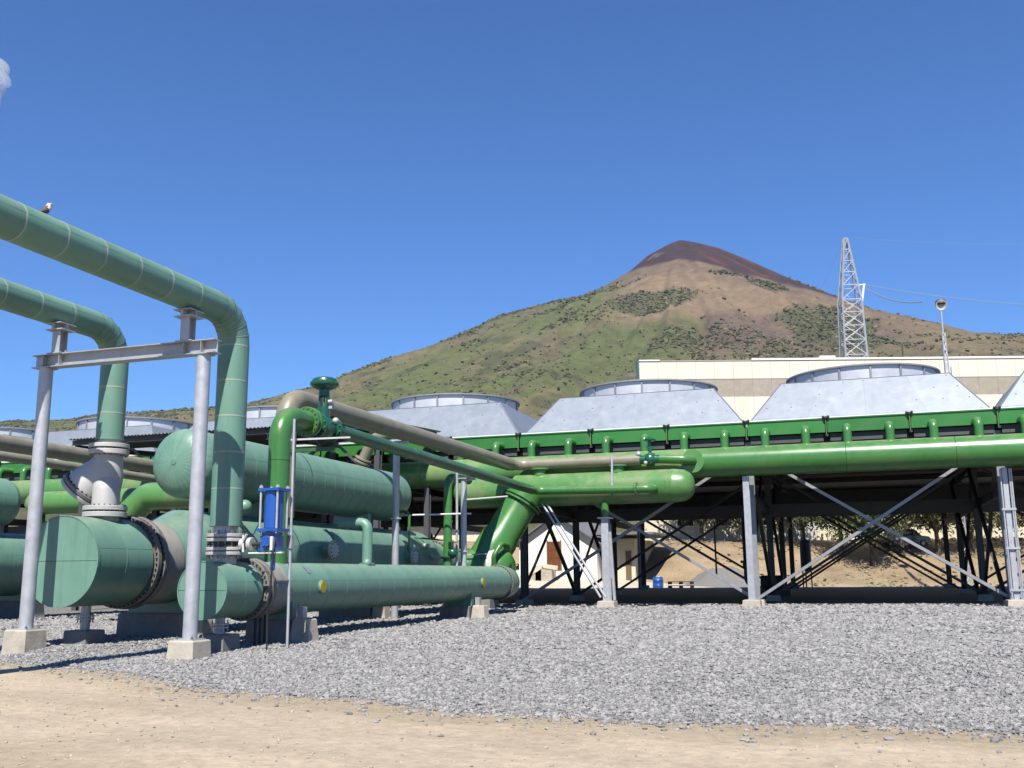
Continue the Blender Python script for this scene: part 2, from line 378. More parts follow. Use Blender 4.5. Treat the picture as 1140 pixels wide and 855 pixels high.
def big_mesh(name, verts, faces, matn, cols=None, smooth=False):
    """verts Nx3, faces Mx3/4 numpy"""
    me = bpy.data.meshes.new(name); k = faces.shape[1]
    me.vertices.add(len(verts)); me.vertices.foreach_set('co', np.ascontiguousarray(verts, np.float32).ravel())
    me.loops.add(faces.size); me.loops.foreach_set('vertex_index', np.ascontiguousarray(faces, np.int32).ravel())
    me.polygons.add(len(faces)); me.polygons.foreach_set('loop_start', np.arange(0, faces.size, k, dtype=np.int32))
    me.polygons.foreach_set('use_smooth', np.full(len(faces), smooth))
    if cols is not None:
        ca = me.color_attributes.new('Col', 'FLOAT_COLOR', 'POINT')
        ca.data.foreach_set('color', np.ascontiguousarray(np.concatenate([cols, np.ones((len(cols), 1))], 1), np.float32).ravel())
    me.materials.append(MT[matn]); me.update(calc_edges=True); me.validate()
    o = bpy.data.objects.new(name, me); COL.objects.link(o); return o
def grid_faces(nx, ny):
    i = np.arange(nx - 1); j = np.arange(ny - 1); I, J = np.meshgrid(i, j); a = (J * nx + I).ravel()
    return np.stack([a, a + 1, a + nx + 1, a + nx], 1)
ICO_V = None
def ico():
    t = (1 + 5 ** .5) / 2
    v = np.array([(-1, t, 0), (1, t, 0), (-1, -t, 0), (1, -t, 0), (0, -1, t), (0, 1, t), (0, -1, -t), (0, 1, -t), (t, 0, -1), (t, 0, 1), (-t, 0, -1), (-t, 0, 1)], float)
    v /= np.linalg.norm(v[0])
    f = np.array([(0, 11, 5), (0, 5, 1), (0, 1, 7), (0, 7, 10), (0, 10, 11), (1, 5, 9), (5, 11, 4), (11, 10, 2), (10, 7, 6), (7, 1, 8), (3, 9, 4), (3, 4, 2), (3, 2, 6), (3, 6, 8), (3, 8, 9), (4, 9, 5), (2, 4, 11), (6, 2, 10), (8, 6, 7), (9, 8, 1)])
    return v, f
def lumps(pos, size, squash=(1, 1, 1), jit=.28, rot=True):
    """many irregular lumps: pos Nx3, size N -> verts, faces"""
    v, f = ico(); n = len(pos)
    P = np.repeat(v[None], n, 0) * (1 + jit * (rng.random((n, 12, 1)) * 2 - 1)) * np.array(squash) * (1 + .35 * (rng.random((n, 1, 3)) * 2 - 1))
    if rot:
        a = rng.random(n) * 6.283; b = (rng.random(n) - .5) * 1.2; ca, sa, cb, sb = np.cos(a), np.sin(a), np.cos(b), np.sin(b)
        x, y, z = P[..., 0], P[..., 1], P[..., 2]
        y, z = y * cb[:, None] - z * sb[:, None], y * sb[:, None] + z * cb[:, None]
        x, y = x * ca[:, None] - y * sa[:, None], x * sa[:, None] + y * ca[:, None]
        P = np.stack([x, y, z], -1)
    P = P * np.asarray(size)[:, None, None] + np.asarray(pos)[:, None, :]
    F = (np.arange(n) * 12)[:, None, None] + f[None]
    return P.reshape(-1, 3), F.reshape(-1, 3)

# ================================================================== TERRAIN
EDGE = np.array([(-120, 62), (-60, 38), (-40, 28.5), (-24, 20.6), (-17.2, 17.1), (-15, 16.5), (-13.1, 15.75), (-10.5, 14.3), (-8.3, 13.4), (-6.5, 12.86), (-5, 12.2), (-3.6, 11.72), (-1.5, 11.75), (.2, 12.0), (1.6, 12.15), (5, 12.6), (12, 13.6), (40, 19), (140, 40)], float)
def edge_y(x): return np.interp(x, EDGE[:, 0], EDGE[:, 1]) + .35 * (fbm(np.asarray(x) * .6, np.zeros_like(x), 4, 91)) 
def ground_z(x, y):
    x = np.asarray(x, float); y = np.asarray(y, float)
    d = x * FH.x + y * FH.y
    z = .42 * sst(y, 56, 84) + 4.6 * sst(d, 86, 104) + .0 * x
    z = z + 6 * sst(d, 130, 400) + 20 * sst(d, 400, 1500)
    near = 1 - sst(np.hypot(x, y), 30, 60)
    z = z + near * (.035 * fbm(x * .35, y * .35, 4, 3) + .012 * fbm(x * 2.2, y * 2.2, 3, 5) - .05 * np.exp(-((y - 9.2 - .18 * -x) / .6) ** 2) * .5)
    far = sst(d, 88, 110)
    z = z + far * .35 * fbm(x * .12, y * .12, 4, 8)
    return z
xs = np.unique(np.round(np.concatenate([np.linspace(-9000, -400, 22), np.linspace(-400, -60, 30), np.linspace(-60, -22, 40), np.linspace(-22, 10, 215), np.linspace(10, 60, 50), np.linspace(60, 400, 30), np.linspace(400, 9000, 22)]), 3))
ys = np.unique(np.round(np.concatenate([np.linspace(-3000, -60, 12), np.linspace(-60, 4, 24), np.linspace(4, 20, 150), np.linspace(20, 78, 60), np.linspace(78, 130, 60), np.linspace(130, 500, 40), np.linspace(500, 9000, 30)]), 3))
X, Y = np.meshgrid(xs, ys); Zg = ground_z(X, Y)
base = np.array([.745, .61, .445])
n1 = fbm(X * .16, Y * .42, 5, 21); n2 = fbm(X * .9, Y * 1.6, 4, 22)
q_ = Y + .27 * X + .25 * fbm(X * .3, Y * .3, 3, 77); tr = .75 * (np.exp(-((q_ - 9.0) / .22) ** 2) + np.exp(-((q_ - 7.5) / .22) ** 2) + .7 * np.exp(-((q_ - 10.3) / .16) ** 2)) * (.55 + .6 * n2)
k = 1 + .16 * n1 + .08 * n2
cols = base[None, None] * k[..., None]
dk = np.clip(.55 * sst(n1, .05, .55) + .55 * tr, 0, 1)[..., None]
cols = cols * (1 - dk) + np.array([.50, .405, .29]) * dk
d2 = X * FH.x + Y * FH.y
ed = edge_y(X) - Y; eb = (sst(ed, -.3, .1) * (1 - sst(ed + .7 * n1 + .4 * n2, .5, 1.9)) + .75 * sst(-X - Y * .55 + 2.2 * n1, .2, 3.2) * sst(9.2 - Y + n1, -.5, 1.5)) * (np.abs(Y) < 40)
cols = cols * (1 - .8 * eb[..., None]) + np.array([.50, .405, .26]) * .8 * eb[..., None]
bk = sst(d2, 84, 90)[..., None] * (1 - sst(d2, 125, 160))[..., None]
cols = cols * (1 - bk) + np.array([.40, .295, .175]) * (1 + .45 * fbm(X * .35, Y * .35, 5, 31))[..., None] * bk
fg = sst(d2, 120, 260)[..., None]
cols = cols * (1 - fg) + np.array([.13, .13, .05]) * fg
g = big_mesh('ground', np.stack([X, Y, Zg], -1).reshape(-1, 3), grid_faces(len(xs), len(ys)), 'dirt', cols.reshape(-1, 3), True); g['kind'] = 'structure'

# gravel bed
def gravel_z(x, y):
    x = np.asarray(x, float); y = np.asarray(y, float); d = y - edge_y(x)
    z = .015 + .145 * np.maximum(sst(d, 1.5, 9), sst(-15 - x, 0, 1.6) * sst(d, .1, 1.2)) + .02 * sst(d, 0, .5)
    z = z + .03 * fbm(x * .5, y * .5, 4, 44) * sst(d, 0, 1)
    return z + np.where(y > 56, .42 * sst(y, 56, 84), 0)
gx = np.unique(np.round(np.concatenate([np.linspace(-75, -24, 30), np.linspace(-24, 9, 160), np.linspace(9, 45, 30)]), 3)); gv = np.linspace(0, 1, 150) ** 1.6
GX, GV = np.meshgrid(gx, gv); GE = edge_y(GX); GY = GE + GV * (83 - GE)
GZ = gravel_z(GX, GY); GZ[0] = -.05
o = big_mesh('gravel_bed', np.stack([GX, GY, GZ], -1).reshape(-1, 3), grid_faces(len(gx), len(gv)), 'gravel_bed', None, True); o['kind'] = 'structure'
# gravel stones
def in_view(x, y, m=1.5):
    d = x * FH.x + y * FH.y; l = x * R0.x + y * R0.y
    return (d > 5) & (np.abs(l) < d * .53 + m)
px_, py_, sz_ = [], [], []
for (ya, yb, dens, s0) in ((10, 15, 640, .027), (15, 20, 420, .033), (20, 27, 210, .044), (27, 38, 90, .062), (38, 50, 38, .084)):
    n = int((yb - ya) * 46 * dens); x = rng.uniform(-32, 14, n); y = rng.uniform(ya, yb, n)
    ok = (y > edge_y(x) - .02) & in_view(x, y)
    x = x[ok]; y = y[ok]; px_.append(x); py_.append(y); sz_.append(s0 * (.45 + 1.0 * rng.random(len(x)) ** 2.2))
# stragglers on the dirt
n = 2200; x = rng.uniform(-22, 6, n); y = edge_y(x) - rng.exponential(.34, n); ok = in_view(x, y); px_.append(x[ok]); py_.append(y[ok]); sz_.append(.014 + .03 * rng.random(ok.sum()) ** 2.5)
x = np.concatenate(px_); y = np.concatenate(py_); s = np.concatenate(sz_)
z = np.where(y > edge_y(x), gravel_z(x, y), ground_z(x, y)) + s * .25
v, f = lumps(np.stack([x, y, z], 1), s, (1, .85, .62), .25)
o = big_mesh('gravel', v, f, 'stone'); o['kind'] = 'stuff'; o['label'] = 'loose grey crushed stone covering the yard'
print('stones', len(x))
n = 9000; x = rng.uniform(-16, 6, n); y = rng.uniform(6.5, 17, n); ok = (y < edge_y(x) - .1) & in_view(x, y); x = x[ok]; y = y[ok]
s = .005 + .015 * rng.random(len(x)) ** 5
v, f = lumps(np.stack([x, y, ground_z(x, y) + s * .3], 1), s, (1, 1, .7), .25)
o = big_mesh('dirt_clods', v, f, 'clod'); o['kind'] = 'stuff'; o['label'] = 'small pebbles and clods on the dirt road'

mat('tuft', (.33, .27, .14), .9, island=.5, objvar=0)
n = 9000; l_ = rng.uniform(-25, 62, n); d_ = rng.uniform(86, 112, n); x = R0.x * l_ + FH.x * d_; y = R0.y * l_ + FH.y * d_
ok = fbm(x * .25, y * .25, 4, 17) + .25 * rng.random(n) > .08; x = x[ok]; y = y[ok]; s = .04 + .16 * rng.random(len(x)) ** 2.5
v, f = lumps(np.stack([x, y, ground_z(x, y) + s * .2], 1), s, (1.2, 1.2, .6), .35)
o = big_mesh('bank_rubble', v, f, 'tuft'); o['kind'] = 'stuff'; o['label'] = 'dry tufts and rubble strewn over the dirt bank'
# ------------------------------------------------------------------ mountain
PK = np.array([-585.4, 3956.9, 1356.0]); dP = np.array([PK[0], PK[1]]); dP /= np.linalg.norm(dP); uP = np.array([dP[1], -dP[0]])
LP = np.array([(0, 1356), (44, 1339), (137, 1290), (212, 1222), (344, 1144), (437, 1106), (588, 1094), (740, 1064), (893, 995), (1048, 940), (1203, 901), (1360, 850), (1499, 798), (1759, 742), (2173, 728), (2470, 706), (2774, 690), (3600, 560), (5000, 330), (7000, 60)], float)
RP = np.array([(0, 1356), (65, 1338), (153, 1307), (257, 1251), (393, 1171), (561, 1087), (692, 1021), (824, 986), (953, 948), (1064, 898), (1144, 880), (1273, 850), (1700, 760), (2400, 620), (4000, 300), (6000, 40)], float)
FP = np.array([(0, 1356), (60, 1322), (200, 1212), (360, 1092), (620, 960), (950, 780), (1400, 560), (1900, 370), (2500, 190), (3000, 90), (3500, 35), (5000, 5)], float)
LP[:, 1] -= 42 * sst(LP[:, 0], 300, 1500); RP[:, 1] -= 26 * sst(RP[:, 0], 450, 800) * (1 - sst(RP[:, 0], 1100, 1300))
def mountain_z(x, y):
    dx = x - PK[0]; dy = y - PK[1]; u = dx * uP[0] + dy * uP[1]; w = -(dx * dP[0] + dy * dP[1]); rho = np.hypot(u, w) + 1e-6
    c2 = (u / rho) ** 2
    side = np.where(u < 0, np.interp(rho, LP[:, 0], LP[:, 1]), np.interp(rho, RP[:, 0], RP[:, 1]))
    fr = np.where(w > 0, np.interp(rho, FP[:, 0], FP[:, 1]), np.interp(rho * .75, FP[:, 0], FP[:, 1]))
    wt = c2 ** 2.2
    z = wt * side + (1 - wt) * fr
    # a shoulder in front of the summit (old crater rim) and the far ridge to the right
    z = z + 46 * np.exp(-((u - 60) / 170) ** 2 - ((w - 330) / 130) ** 2)
    z = np.maximum(z, 830 * np.exp(-((u - 1500) / 900) ** 2 - ((w + 500) / 700) ** 2) + 130 * np.exp(-((u - 1450) / 300) ** 2 - ((w + 500) / 500) ** 2))
    z = np.maximum(z, 455 * np.exp(-((u - 760) / 330) ** 2 - ((w - 1900) / 300) ** 2))
    phi = np.arctan2(u, w)
    amp = sst(rho, 150, 900)
    gul = fbm(phi * 7 + 3, rho * .0011, 5, 61); gul2 = fbm(phi * 22, rho * .002, 4, 67)
    z = z - amp * (62 * np.abs(gul) * 1.5 + 22 * np.abs(gul2)) * (1 - .65 * c2 * (np.abs(u) > 50))
    z = z + 15 * amp * fbm(x * .006, y * .006, 5, 71)
    return z, u, w, rho
mx = np.unique(np.concatenate([np.linspace(-9000, -3800, 30), np.linspace(-3800, 1800, 470), np.linspace(1800, 6500, 30)]))
my = np.unique(np.concatenate([np.linspace(500, 1500, 20), np.linspace(1500, 4300, 300), np.linspace(4300, 8500, 25)]))
X, Y = np.meshgrid(mx, my); Zm, U_, W_, RHO = mountain_z(X, Y); Zm = Zm - 8
up = U_ / 3.47; tp = (1356 - Zm) / 3.47
nA = fbm(X * .0032, Y * .0032, 5, 81); nB = fbm(X * .012, Y * .012, 4, 85); nC = fbm(np.arctan2(U_, W_) * 14, RHO * .0012, 4, 88)
dark = np.array([.070, .043, .046]); red = np.array([.135, .058, .046]); tan_ = np.array([.265, .190, .122]); brown = np.array([.165, .118, .092]); green = np.array([.130, .147, .058]); olive = np.array([.185, .160, .085]); dgreen = np.array([.085, .095, .045])
def mixc(c, d, t): return c * (1 - t[..., None]) + d * t[..., None]
cols = np.broadcast_to(green, X.shape + (3,)).copy()
cols = mixc(cols, olive, sst(nA + .5 * nB, -.25, .35)); cols = mixc(cols, brown * 1.1, .6 * sst(fbm(X * .006, Y * .006, 5, 133), .1, .45))
cols = mixc(cols, dgreen, .75 * sst(nB + .3 * nA, .12, .35))
bt = sst(182 + 30 * nA + 10 * nB - tp - .10 * np.abs(up - 50), -12, 16) * sst(up, -105, -35) * (1 - sst(up, 150, 230) * .6)
cols = mixc(cols, tan_, np.clip(bt, 0, 1))
cols = mixc(cols, brown, np.clip(sst(nC, .05, .4) * sst(85 - tp + 20 * nB, -20, 30) * .7 + sst(tp, 145, 165) * (1 - sst(tp, 205, 235)) * sst(up, 5, 30) * (1 - sst(up, 105, 135)) * .9, 0, 1))
def patches(up, tp, nB, nA):
    a = np.exp(-((up + 30 + .35 * (tp - 125)) / 52) ** 2 - ((tp - 125) / 24) ** 2); c = np.exp(-((up - 128) / 50) ** 2 - ((tp - 172) / 48) ** 2); d = .8 * np.exp(-((up - 40) / 26) ** 2 - ((tp - 78) / 6) ** 2); e = .8 * np.exp(-((up - 85 - .5 * (tp - 90)) / 22) ** 2 - ((tp - 95) / 16) ** 2)
    return sst(np.maximum(np.maximum(a, c), np.maximum(d, e)) + .35 * nB + .25 * nA, .38, .62)
cols = mixc(cols, mixc(np.broadcast_to(tan_ * .9, cols.shape), brown, sst(nA, -.2, .3)), .75 * sst(up, 70, 130) * (1 - sst(tp + 25 * nA, 190, 260)))
PT = patches(up, tp, nB, nA); cols = mixc(cols, dgreen * 1.05, PT * .8)
lim = np.where(up < 0, 50 - .10 * np.abs(up), 52 + .34 * up)
cols = mixc(cols, brown * 1.05, sst(lim + 30 + 16 * nA - tp, -8, 20) * .6)
cols = mixc(cols, dark, sst(lim + 9 * nB + 6 * nA - tp, -3, 4))
cols = mixc(cols, red, sst(lim - 4 + 12 * nB - tp, 0, 6) * sst(up, 12, 30) * sst(nC + .3 * nB, -.1, .25) * .9)
pale = np.array([.30, .26, .24]); cols = mixc(cols, pale, sst(nB + .4 * nC, .42, .6) * (tp < 34) * .7)
cols = mixc(cols, np.array([.20, .125, .09]), sst(300 - np.hypot(U_ - 760, (W_ - 1950) * .9) + 90 * nB, 0, 90))
o = big_mesh('mountain', np.stack([X, Y, Zm], -1).reshape(-1, 3), grid_faces(len(mx), len(my)), 'mountain', cols.reshape(-1, 3), True); o['kind'] = 'structure'
# scrub on the slopes
n = 300000; x = rng.uniform(-3700, 1500, n); y = rng.uniform(1500, 4250, n)
z, u, w, rho = mountain_z(x, y); z = z - 8; up = u / 3.47; tp = (1356 - z) / 3.47
nA = fbm(x * .0032, y * .0032, 5, 81); nB = fbm(x * .012, y * .012, 4, 85); nD = fbm(x * .0055, y * .0055, 3, 99)
p = .025 + .75 * sst(nD + .6 * nB, .12, .40) + .10 * sst(tp, 150, 260)
p = p + 1.6 * sst(-up, 40, 80) * sst(28 - np.abs(tp - np.interp(-up, LP[:, 0] / 3.47, (1356 - LP[:, 1]) / 3.47)), 0, 26)
bare = sst(178 + 30 * nA + 10 * nB - tp - .10 * np.abs(up - 50), -12, 16) * sst(up, -105, -35)
p = p * (1 - .93 * np.clip(bare, 0, 1)); p = np.where(tp < 66, 0, p); p = np.where((tp < 75) & (up < -20), p * .6, p)
p = np.where((up > 85) & (up < 190) & (tp > 62) & (tp < 118), np.maximum(p, .5 * sst(nD + nB, -.1, .3)), p)
p = np.maximum(p, patches(up, tp, nB, nA) * .95)
ok = rng.random(n) < p * .62
x, y, z = x[ok], y[ok], z[ok]; s = (2.0 + 5.0 * rng.random(len(x)) ** 2.6) * np.clip((4100 - y) / 1500 * -.25 + 1.15, .6, 1.15)
v, f = lumps(np.stack([x, y, z + s * .35], 1), s, (1, 1, .8), .3)
cc = np.array([.095, .105, .055])[None] * (1 + .5 * (rng.random((len(x), 1)) - .5)) + np.array([.12, .08, .04])[None] * rng.random((len(x), 1)) ** 1.5
o = big_mesh('mountain_scrub', v, f, 'bush', np.repeat(cc, 12, 0)); o['kind'] = 'stuff'; o['label'] = 'dark scrub and small trees dotting the volcano slopes'
print('scrub', len(x))

# ================================================================== FRONT PIPE SUPPORT FRAME
YF = 18.0; XR, XL = -12.98, -17.2
t = thing('pipe_support_frame', (-15, YF, 0), 'galvanised goalpost frame of two tubular columns and a steel beam carrying both insulated pipes', 'pipe support')
for xc, zt, m in ((XR, .42, 'concrete'), (XL, .60, 'concrete')):
    plinth(t, xc, YF, -.1, zt, .64, .64, m, .92)
    b = MB(); b.cyl((xc, YF, zt + .02), (xc, YF, 6.40), .150, seg=28); c = b.build('column', 'galv', t)
    b = MB(); b.box((xc, YF, zt + .01), (.46, .46, .022)); b.build('base_plate', 'galv', t)
    b = MB(); b.box((xc, YF, 6.39), (.34, .34, .02)); b.build('cap_plate', 'galv', t)
    for i_ in (-1, 1):
        for j_ in (-1, 1): b = MB(); b.cyl((xc + i_ * .18, YF + j_ * .18, zt), (xc + i_ * .18, YF + j_ * .18, zt + .08), .016, seg=8); b.cyl((xc + i_ * .18, YF + j_ * .18, zt + .022), (xc + i_ * .18, YF + j_ * .18, zt + .05), .03, seg=6); b.build('anchor_bolt', 'steel_bolt', t)
b = MB(); b.ibeam((XL - .30, YF, 6.55), (XR + .34, YF, 6.55), .30, .28, .020)
for xx in (XL, XR, XR - .45, XL + .45): 
    for sg in (-1, 1): b.box((xx, YF + sg * .073, 6.55), (.014, .12, .252))
b.build('beam', 'galv', t, smooth=0)
for xp, zb in ((-13.42, 7.41), (-16.88, 7.37)):
    b = MB(); b.box((xp, YF, 6.712), (.42, .32, .02)); b.build('stub_plate', 'galv', t)
    b = MB(); b.ibeam((xp, YF, 6.722), (xp, YF, 7.24), .24, .22, .016, up=V((0, 1, 0))); b.build('stub_post', 'galv', t, smooth=0)
    b = MB(); b.box((xp, YF, 7.255), (.46, .42, .025)); b.box((xp, YF, 7.33), (.40, .05, .13)); b.box((xp, YF, 7.33), (.05, .5, .13))
    b.box((xp, YF, 7.395), (.44, .50, .02)); b.build('pipe_shoe', 'galv', t, smooth=0)

# ================================================================== INSULATED PIPES
def steam_pipe(xp, zp, r, yv, zbot, label, ystart, nh, nv):
    t = thing('insulated_pipe', (xp, yv, zbot), label, 'pipe'); rad = .78
    clad_run(t, (xp, ystart, zp), (xp, yv - rad, zp), r, nh)
    clad_elbow(t, (xp, yv - rad, zp - rad), r, rad, (0, 0, 1), (0, 1, 0), 5)
    clad_run(t, (xp, yv, zp - rad), (xp, yv, zbot), r, nv)
    b = MB(); b.lathe([(0, r * .7), (0, r + .012), (.03, r + .012), (.03, r * .7)], (xp, yv, zbot - .03), (0, 0, 1), 36); b.build('end_collar', 'clad', t)
    b = MB(); b.lathe([(0, 0), (0, r), (.02, r)], (xp, ystart - .02, zp), (0, 1, 0), 36); b.build('end_disc', 'clad', t)
    return t
pA = steam_pipe(-13.45, 7.77, .355, 19.78, 2.84, 'upper sage green insulated steam pipe bending down beside the nearer column', 2.97, 16, 5)
pB = steam_pipe(-17.05, 7.72, .325, 20.05, 5.02, 'lower sage green insulated steam pipe bending down onto the grey check valve', 4.07, 15, 3)

# bird on pipe A
bx, by, bz = -13.42, 13.75, 8.125
b = MB()
b.sweep([(bx, by - .24, bz + .00), (bx, by - .17, bz + .035), (bx, by - .09, bz + .08), (bx, by - .02, bz + .13), (bx, by + .03, bz + .19), (bx, by + .05, bz + .245), (bx, by + .06, bz + .285), (bx, by + .09, bz + .305), (bx, by + .125, bz + .30), (bx, by + .165, bz + .285)],
        [.014, .032, .062, .085, .082, .060, .048, .048, .032, .006], 14)
for i, fv in enumerate(b.f):
    c = sum((b.v[k] for k in fv), V()) / len(fv)
    b.m[i] = 0 if (c.y > by - .01 + .35 * (bz + .12 - c.z) and c.z < bz + .32) else 1
for q_ in range(len(b.v)): b.v[q_] = V((bx, by, bz)) + (b.v[q_] - V((bx, by, bz))) * .78
for sx in (-.025, .025): b.cur = 1; b.cyl((bx + sx, by + .0, bz - .005), (bx + sx, by + .01, bz + .07), .006, seg=6)
o = b.build('bird', ['feather_white', 'feather_brown']); tag(o, 'small white-breasted brown bird perched on the upper insulated pipe', 'bird')

# ================================================================== HEAT EXCHANGERS
def saddle(parent, xa, xb, y, z0, z1, ylen, cx, cz, r, zc):
    """concrete wall with tapered ends, steel saddle plate above"""
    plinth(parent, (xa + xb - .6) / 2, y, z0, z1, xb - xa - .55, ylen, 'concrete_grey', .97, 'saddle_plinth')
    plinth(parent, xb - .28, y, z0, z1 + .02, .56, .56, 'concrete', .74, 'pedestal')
    bb = MB(); bb.box((xb - .36, y, z1 + .16), (.16, .2, .28)); bb.build('pedestal_post', 'galv', parent, smooth=0)
    b = MB(); N = 14; w = r * .86
    top = []
    for k in range(N + 1):
        q = -w + 2 * w * k / N; zz = cz - math.sqrt(max(r * r - q * q, .0004)) if abs(q) < r else cz
        top.append((cx + q, min(zz + .01, cz)))
    for sgn in (-1, 1):
        yb = y + sgn * .11
        for (q, zz) in top: b.v.append(V((q, yb, zz)))
        for (q, zz) in top: b.v.append(V((q, yb, z1)))
    M = N + 1
    for k in range(N):
        b.face(k, k + 1, M + k + 1, M + k); b.face(2 * M + k, 3 * M + k, 3 * M + k + 1, 2 * M + k + 1)
    b.face(0, M, 3 * M, 2 * M); b.face(N, 2 * M + N, 3 * M + N, M + N)
    b.build('saddle_plate', 'clad', parent)
def jack(parent, x, y, z0, z1, zt):
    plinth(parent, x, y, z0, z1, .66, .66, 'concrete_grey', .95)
    b = MB(); b.cyl((x, y, z1), (x, y, zt), .11, seg=18); b.build('support_post', 'galv', parent)
    b = MB(); zm = (z1 + zt) / 2
    for zz in (zm - .035, zm + .035): b.lathe([(0, .1), (0, .20), (.03, .20), (.03, .1)], (x, y, zz - .015), (0, 0, 1), 18)
    b.bolts((x, y, zm), (0, 0, 1), .165, 6, .018, .24); b.build('post_flange', 'galv', parent)

X1, Z1, R1 = -13.45, 1.40, .62
t1 = thing('heat_exchanger', (X1, 29, 0), 'long slim sage green heat exchanger with yellow discs, nearest the gravel yard', 'heat exchanger')
half_caps(t1, 19.0, X1, Z1, R1)
clad_run(t1, (X1, 19.05, Z1), (X1, 20.42, Z1), R1, 2, seg=48, bead=.005, seam='clad')
b = MB(); b.lathe([(0, 0), (0, R1), (.02, R1), (.02, 0)], (X1, 20.42, Z1), (0, 1, 0), 48); b.build('channel_collar', 'clad', t1)
for (ya, r_, th) in ((20.58, R1 + .10, .13), (20.80, R1 + .10, .15)):
    flange(t1, (X1, ya, Z1), (0, 1, 0), r_, th, .4, 36, 'flange_grey', 'dark_bolt', 'shell_flange', .020)
b = MB(); b.lathe([(0, R1 - .06), (.12, R1 - .02), (.16, R1 + .01), (.72, R1 + .01)], (X1, 20.86, Z1), (0, 1, 0), 48); b.build('flange_neck', 'neck_grey', t1)
clad_run(t1, (X1, 21.58, Z1), (X1, 38.3, Z1), R1, 17, seg=48, bead=.005, seam='clad')
flange(t1, (X1, 38.42, Z1), (0, 1, 0), R1 + .07, .14, .4, 36, 'flange_grey', 'dark_bolt', 'shell_flange', .022)
b = MB(); b.lathe([(0, R1 + .01), (.55, R1 + .01), (.9, R1 - .02), (1.1, R1 - .14), (1.22, R1 - .36), (1.25, 0)], (X1, 38.5, Z1), (0, 1, 0), 48); b.build('dished_end', 'clad', t1)
for ys_ in (23.15, 35.0):
    b = MB(); b.lathe([(0, .17), (.05, .17), (.055, .15), (.075, .15), (.08, 0)], (X1 + R1 - .02, ys_, Z1 + .02), (1, 0, 0), 24, mats=[1, 1, 0, 0]); b.build('yellow_disc', ['yellow', 'clad'], t1)
b = MB(); 
for k in range(7):
    a = R(32 + 3.2 * k); a2 = R(32 + 3.2 * (k + 1)); rr = R1 + .014
    b.v += [V((X1 + rr * math.sin(a), 22.62, Z1 + rr * math.cos(a))), V((X1 + rr * math.sin(a), 22.76, Z1 + rr * math.cos(a))), V((X1 + rr * math.sin(a2), 22.76, Z1 + rr * math.cos(a2))), V((X1 + rr * math.sin(a2), 22.62, Z1 + rr * math.cos(a2)))]
    q = len(b.v); b.face(q - 4, q - 3, q - 2, q - 1)
b.build('name_plate', 'frame_galv', t1)
saddle(t1, -14.05, -12.35, 22.0, -.05, .66, .62, X1, Z1, R1, 0)
saddle(t1, -14.05, -12.35, 34.2, 0, .62, .62, X1, Z1, R1, 0)
jack(t1, X1, 19.72, -.05, .44, Z1 - R1 + .02)
b = MB(); b.sweep(arc([(X1, 26.9, 1.95), (X1, 26.9, 3.22), (X1 - .95, 26.9, 3.22)], .2, 3), .15, 18); b.build('vent_pipe', 'clad', t1)
b = MB(); b.lathe([(0, .15), (0, .24), (.06, .24), (.06, .15)], (X1, 26.9, 2.0), (0, 0, 1), 20); b.sph((X1 + .14, 26.62, 2.05), .13, seg=12); b.build('vent_collar', 'clad', t1)
for k, yy in enumerate((20.75, 20.95, 21.15)):
    b = MB(); b.cyl((X1 + .25, yy, .15), (X1 + .25, yy, .85), .03, seg=10); b.build('drain_pipe', 'rubber', t1)

X2, Z2, R2 = -17.12, 2.07, 1.03; Z2b, R2b = 2.26, 1.21
t2 = thing('heat_exchanger', (X2, 29, 0), 'largest sage green kettle heat exchanger with a flat two-piece end behind the farther column', 'heat exchanger')
half_caps(t2, 18.8, X2, Z2, R2)
clad_run(t2, (X2, 18.85, Z2), (X2, 20.7, Z2), R2, 2, seg=56, bead=.005, seam='clad')
b = MB(); b.lathe([(0, 0), (0, R2), (.02, R2), (.02, 0)], (X2, 20.7, Z2), (0, 1, 0), 56); b.build('channel_collar', 'clad', t2)
for (ya, r_, th) in ((20.86, R2 + .10, .14), (21.10, R2 + .12, .16)):
    flange(t2, (X2, ya, Z2), (0, 1, 0), r_, th, .7, 52, 'flange_grey', 'dark_bolt', 'shell_flange', .024)
b = MB(); b.lathe([(0, R2 - .02), (.2, R2 + .02), (.75, R2 + .02)], (X2, 21.16, Z2), (0, 1, 0), 56); b.build('flange_neck', 'neck_grey', t2)
b = MB(); N = 56   # eccentric cone
for (yy, zc, rr) in ((21.9, Z2, R2 + .02), (22.0, Z2, R2 + .02), (22.95, Z2b, R2b), (23.05, Z2b, R2b)):
    for k in range(N): a = 2 * math.pi * k / N; b.v.append(V((X2 + rr * math.sin(a), yy, zc + rr * math.cos(a))))
for i in range(3):
    for k in range(N): k2 = (k + 1) % N; b.face(i * N + k, i * N + k2, (i + 1) * N + k2, (i + 1) * N + k)
b.build('cone', 'clad', t2)
clad_run(t2, (X2, 23.05, Z2b), (X2, 38.2, Z2b), R2b, 16, seg=56, bead=.005, seam='clad')
b = MB(); b.lathe([(0, R2b), (1.5, .86), (1.6, .84), (2.1, .84), (2.1, 0)], (X2, 38.2, Z2b), (0, 1, 0), 48); b.build('tail_cone', 'clad', t2)
flange(t2, (X2, 40.45, Z2b), (0, 1, 0), .93, .16, .5, 36, 'flange_grey', 'dark_bolt', 'shell_flange', .024)
b = MB(); b.lathe([(0, .80), (1.6, .80), (1.9, .7), (2.05, .4), (2.1, 0)], (X2, 40.5, Z2b), (0, 1, 0), 40); b.build('tail_head', 'clad', t2)
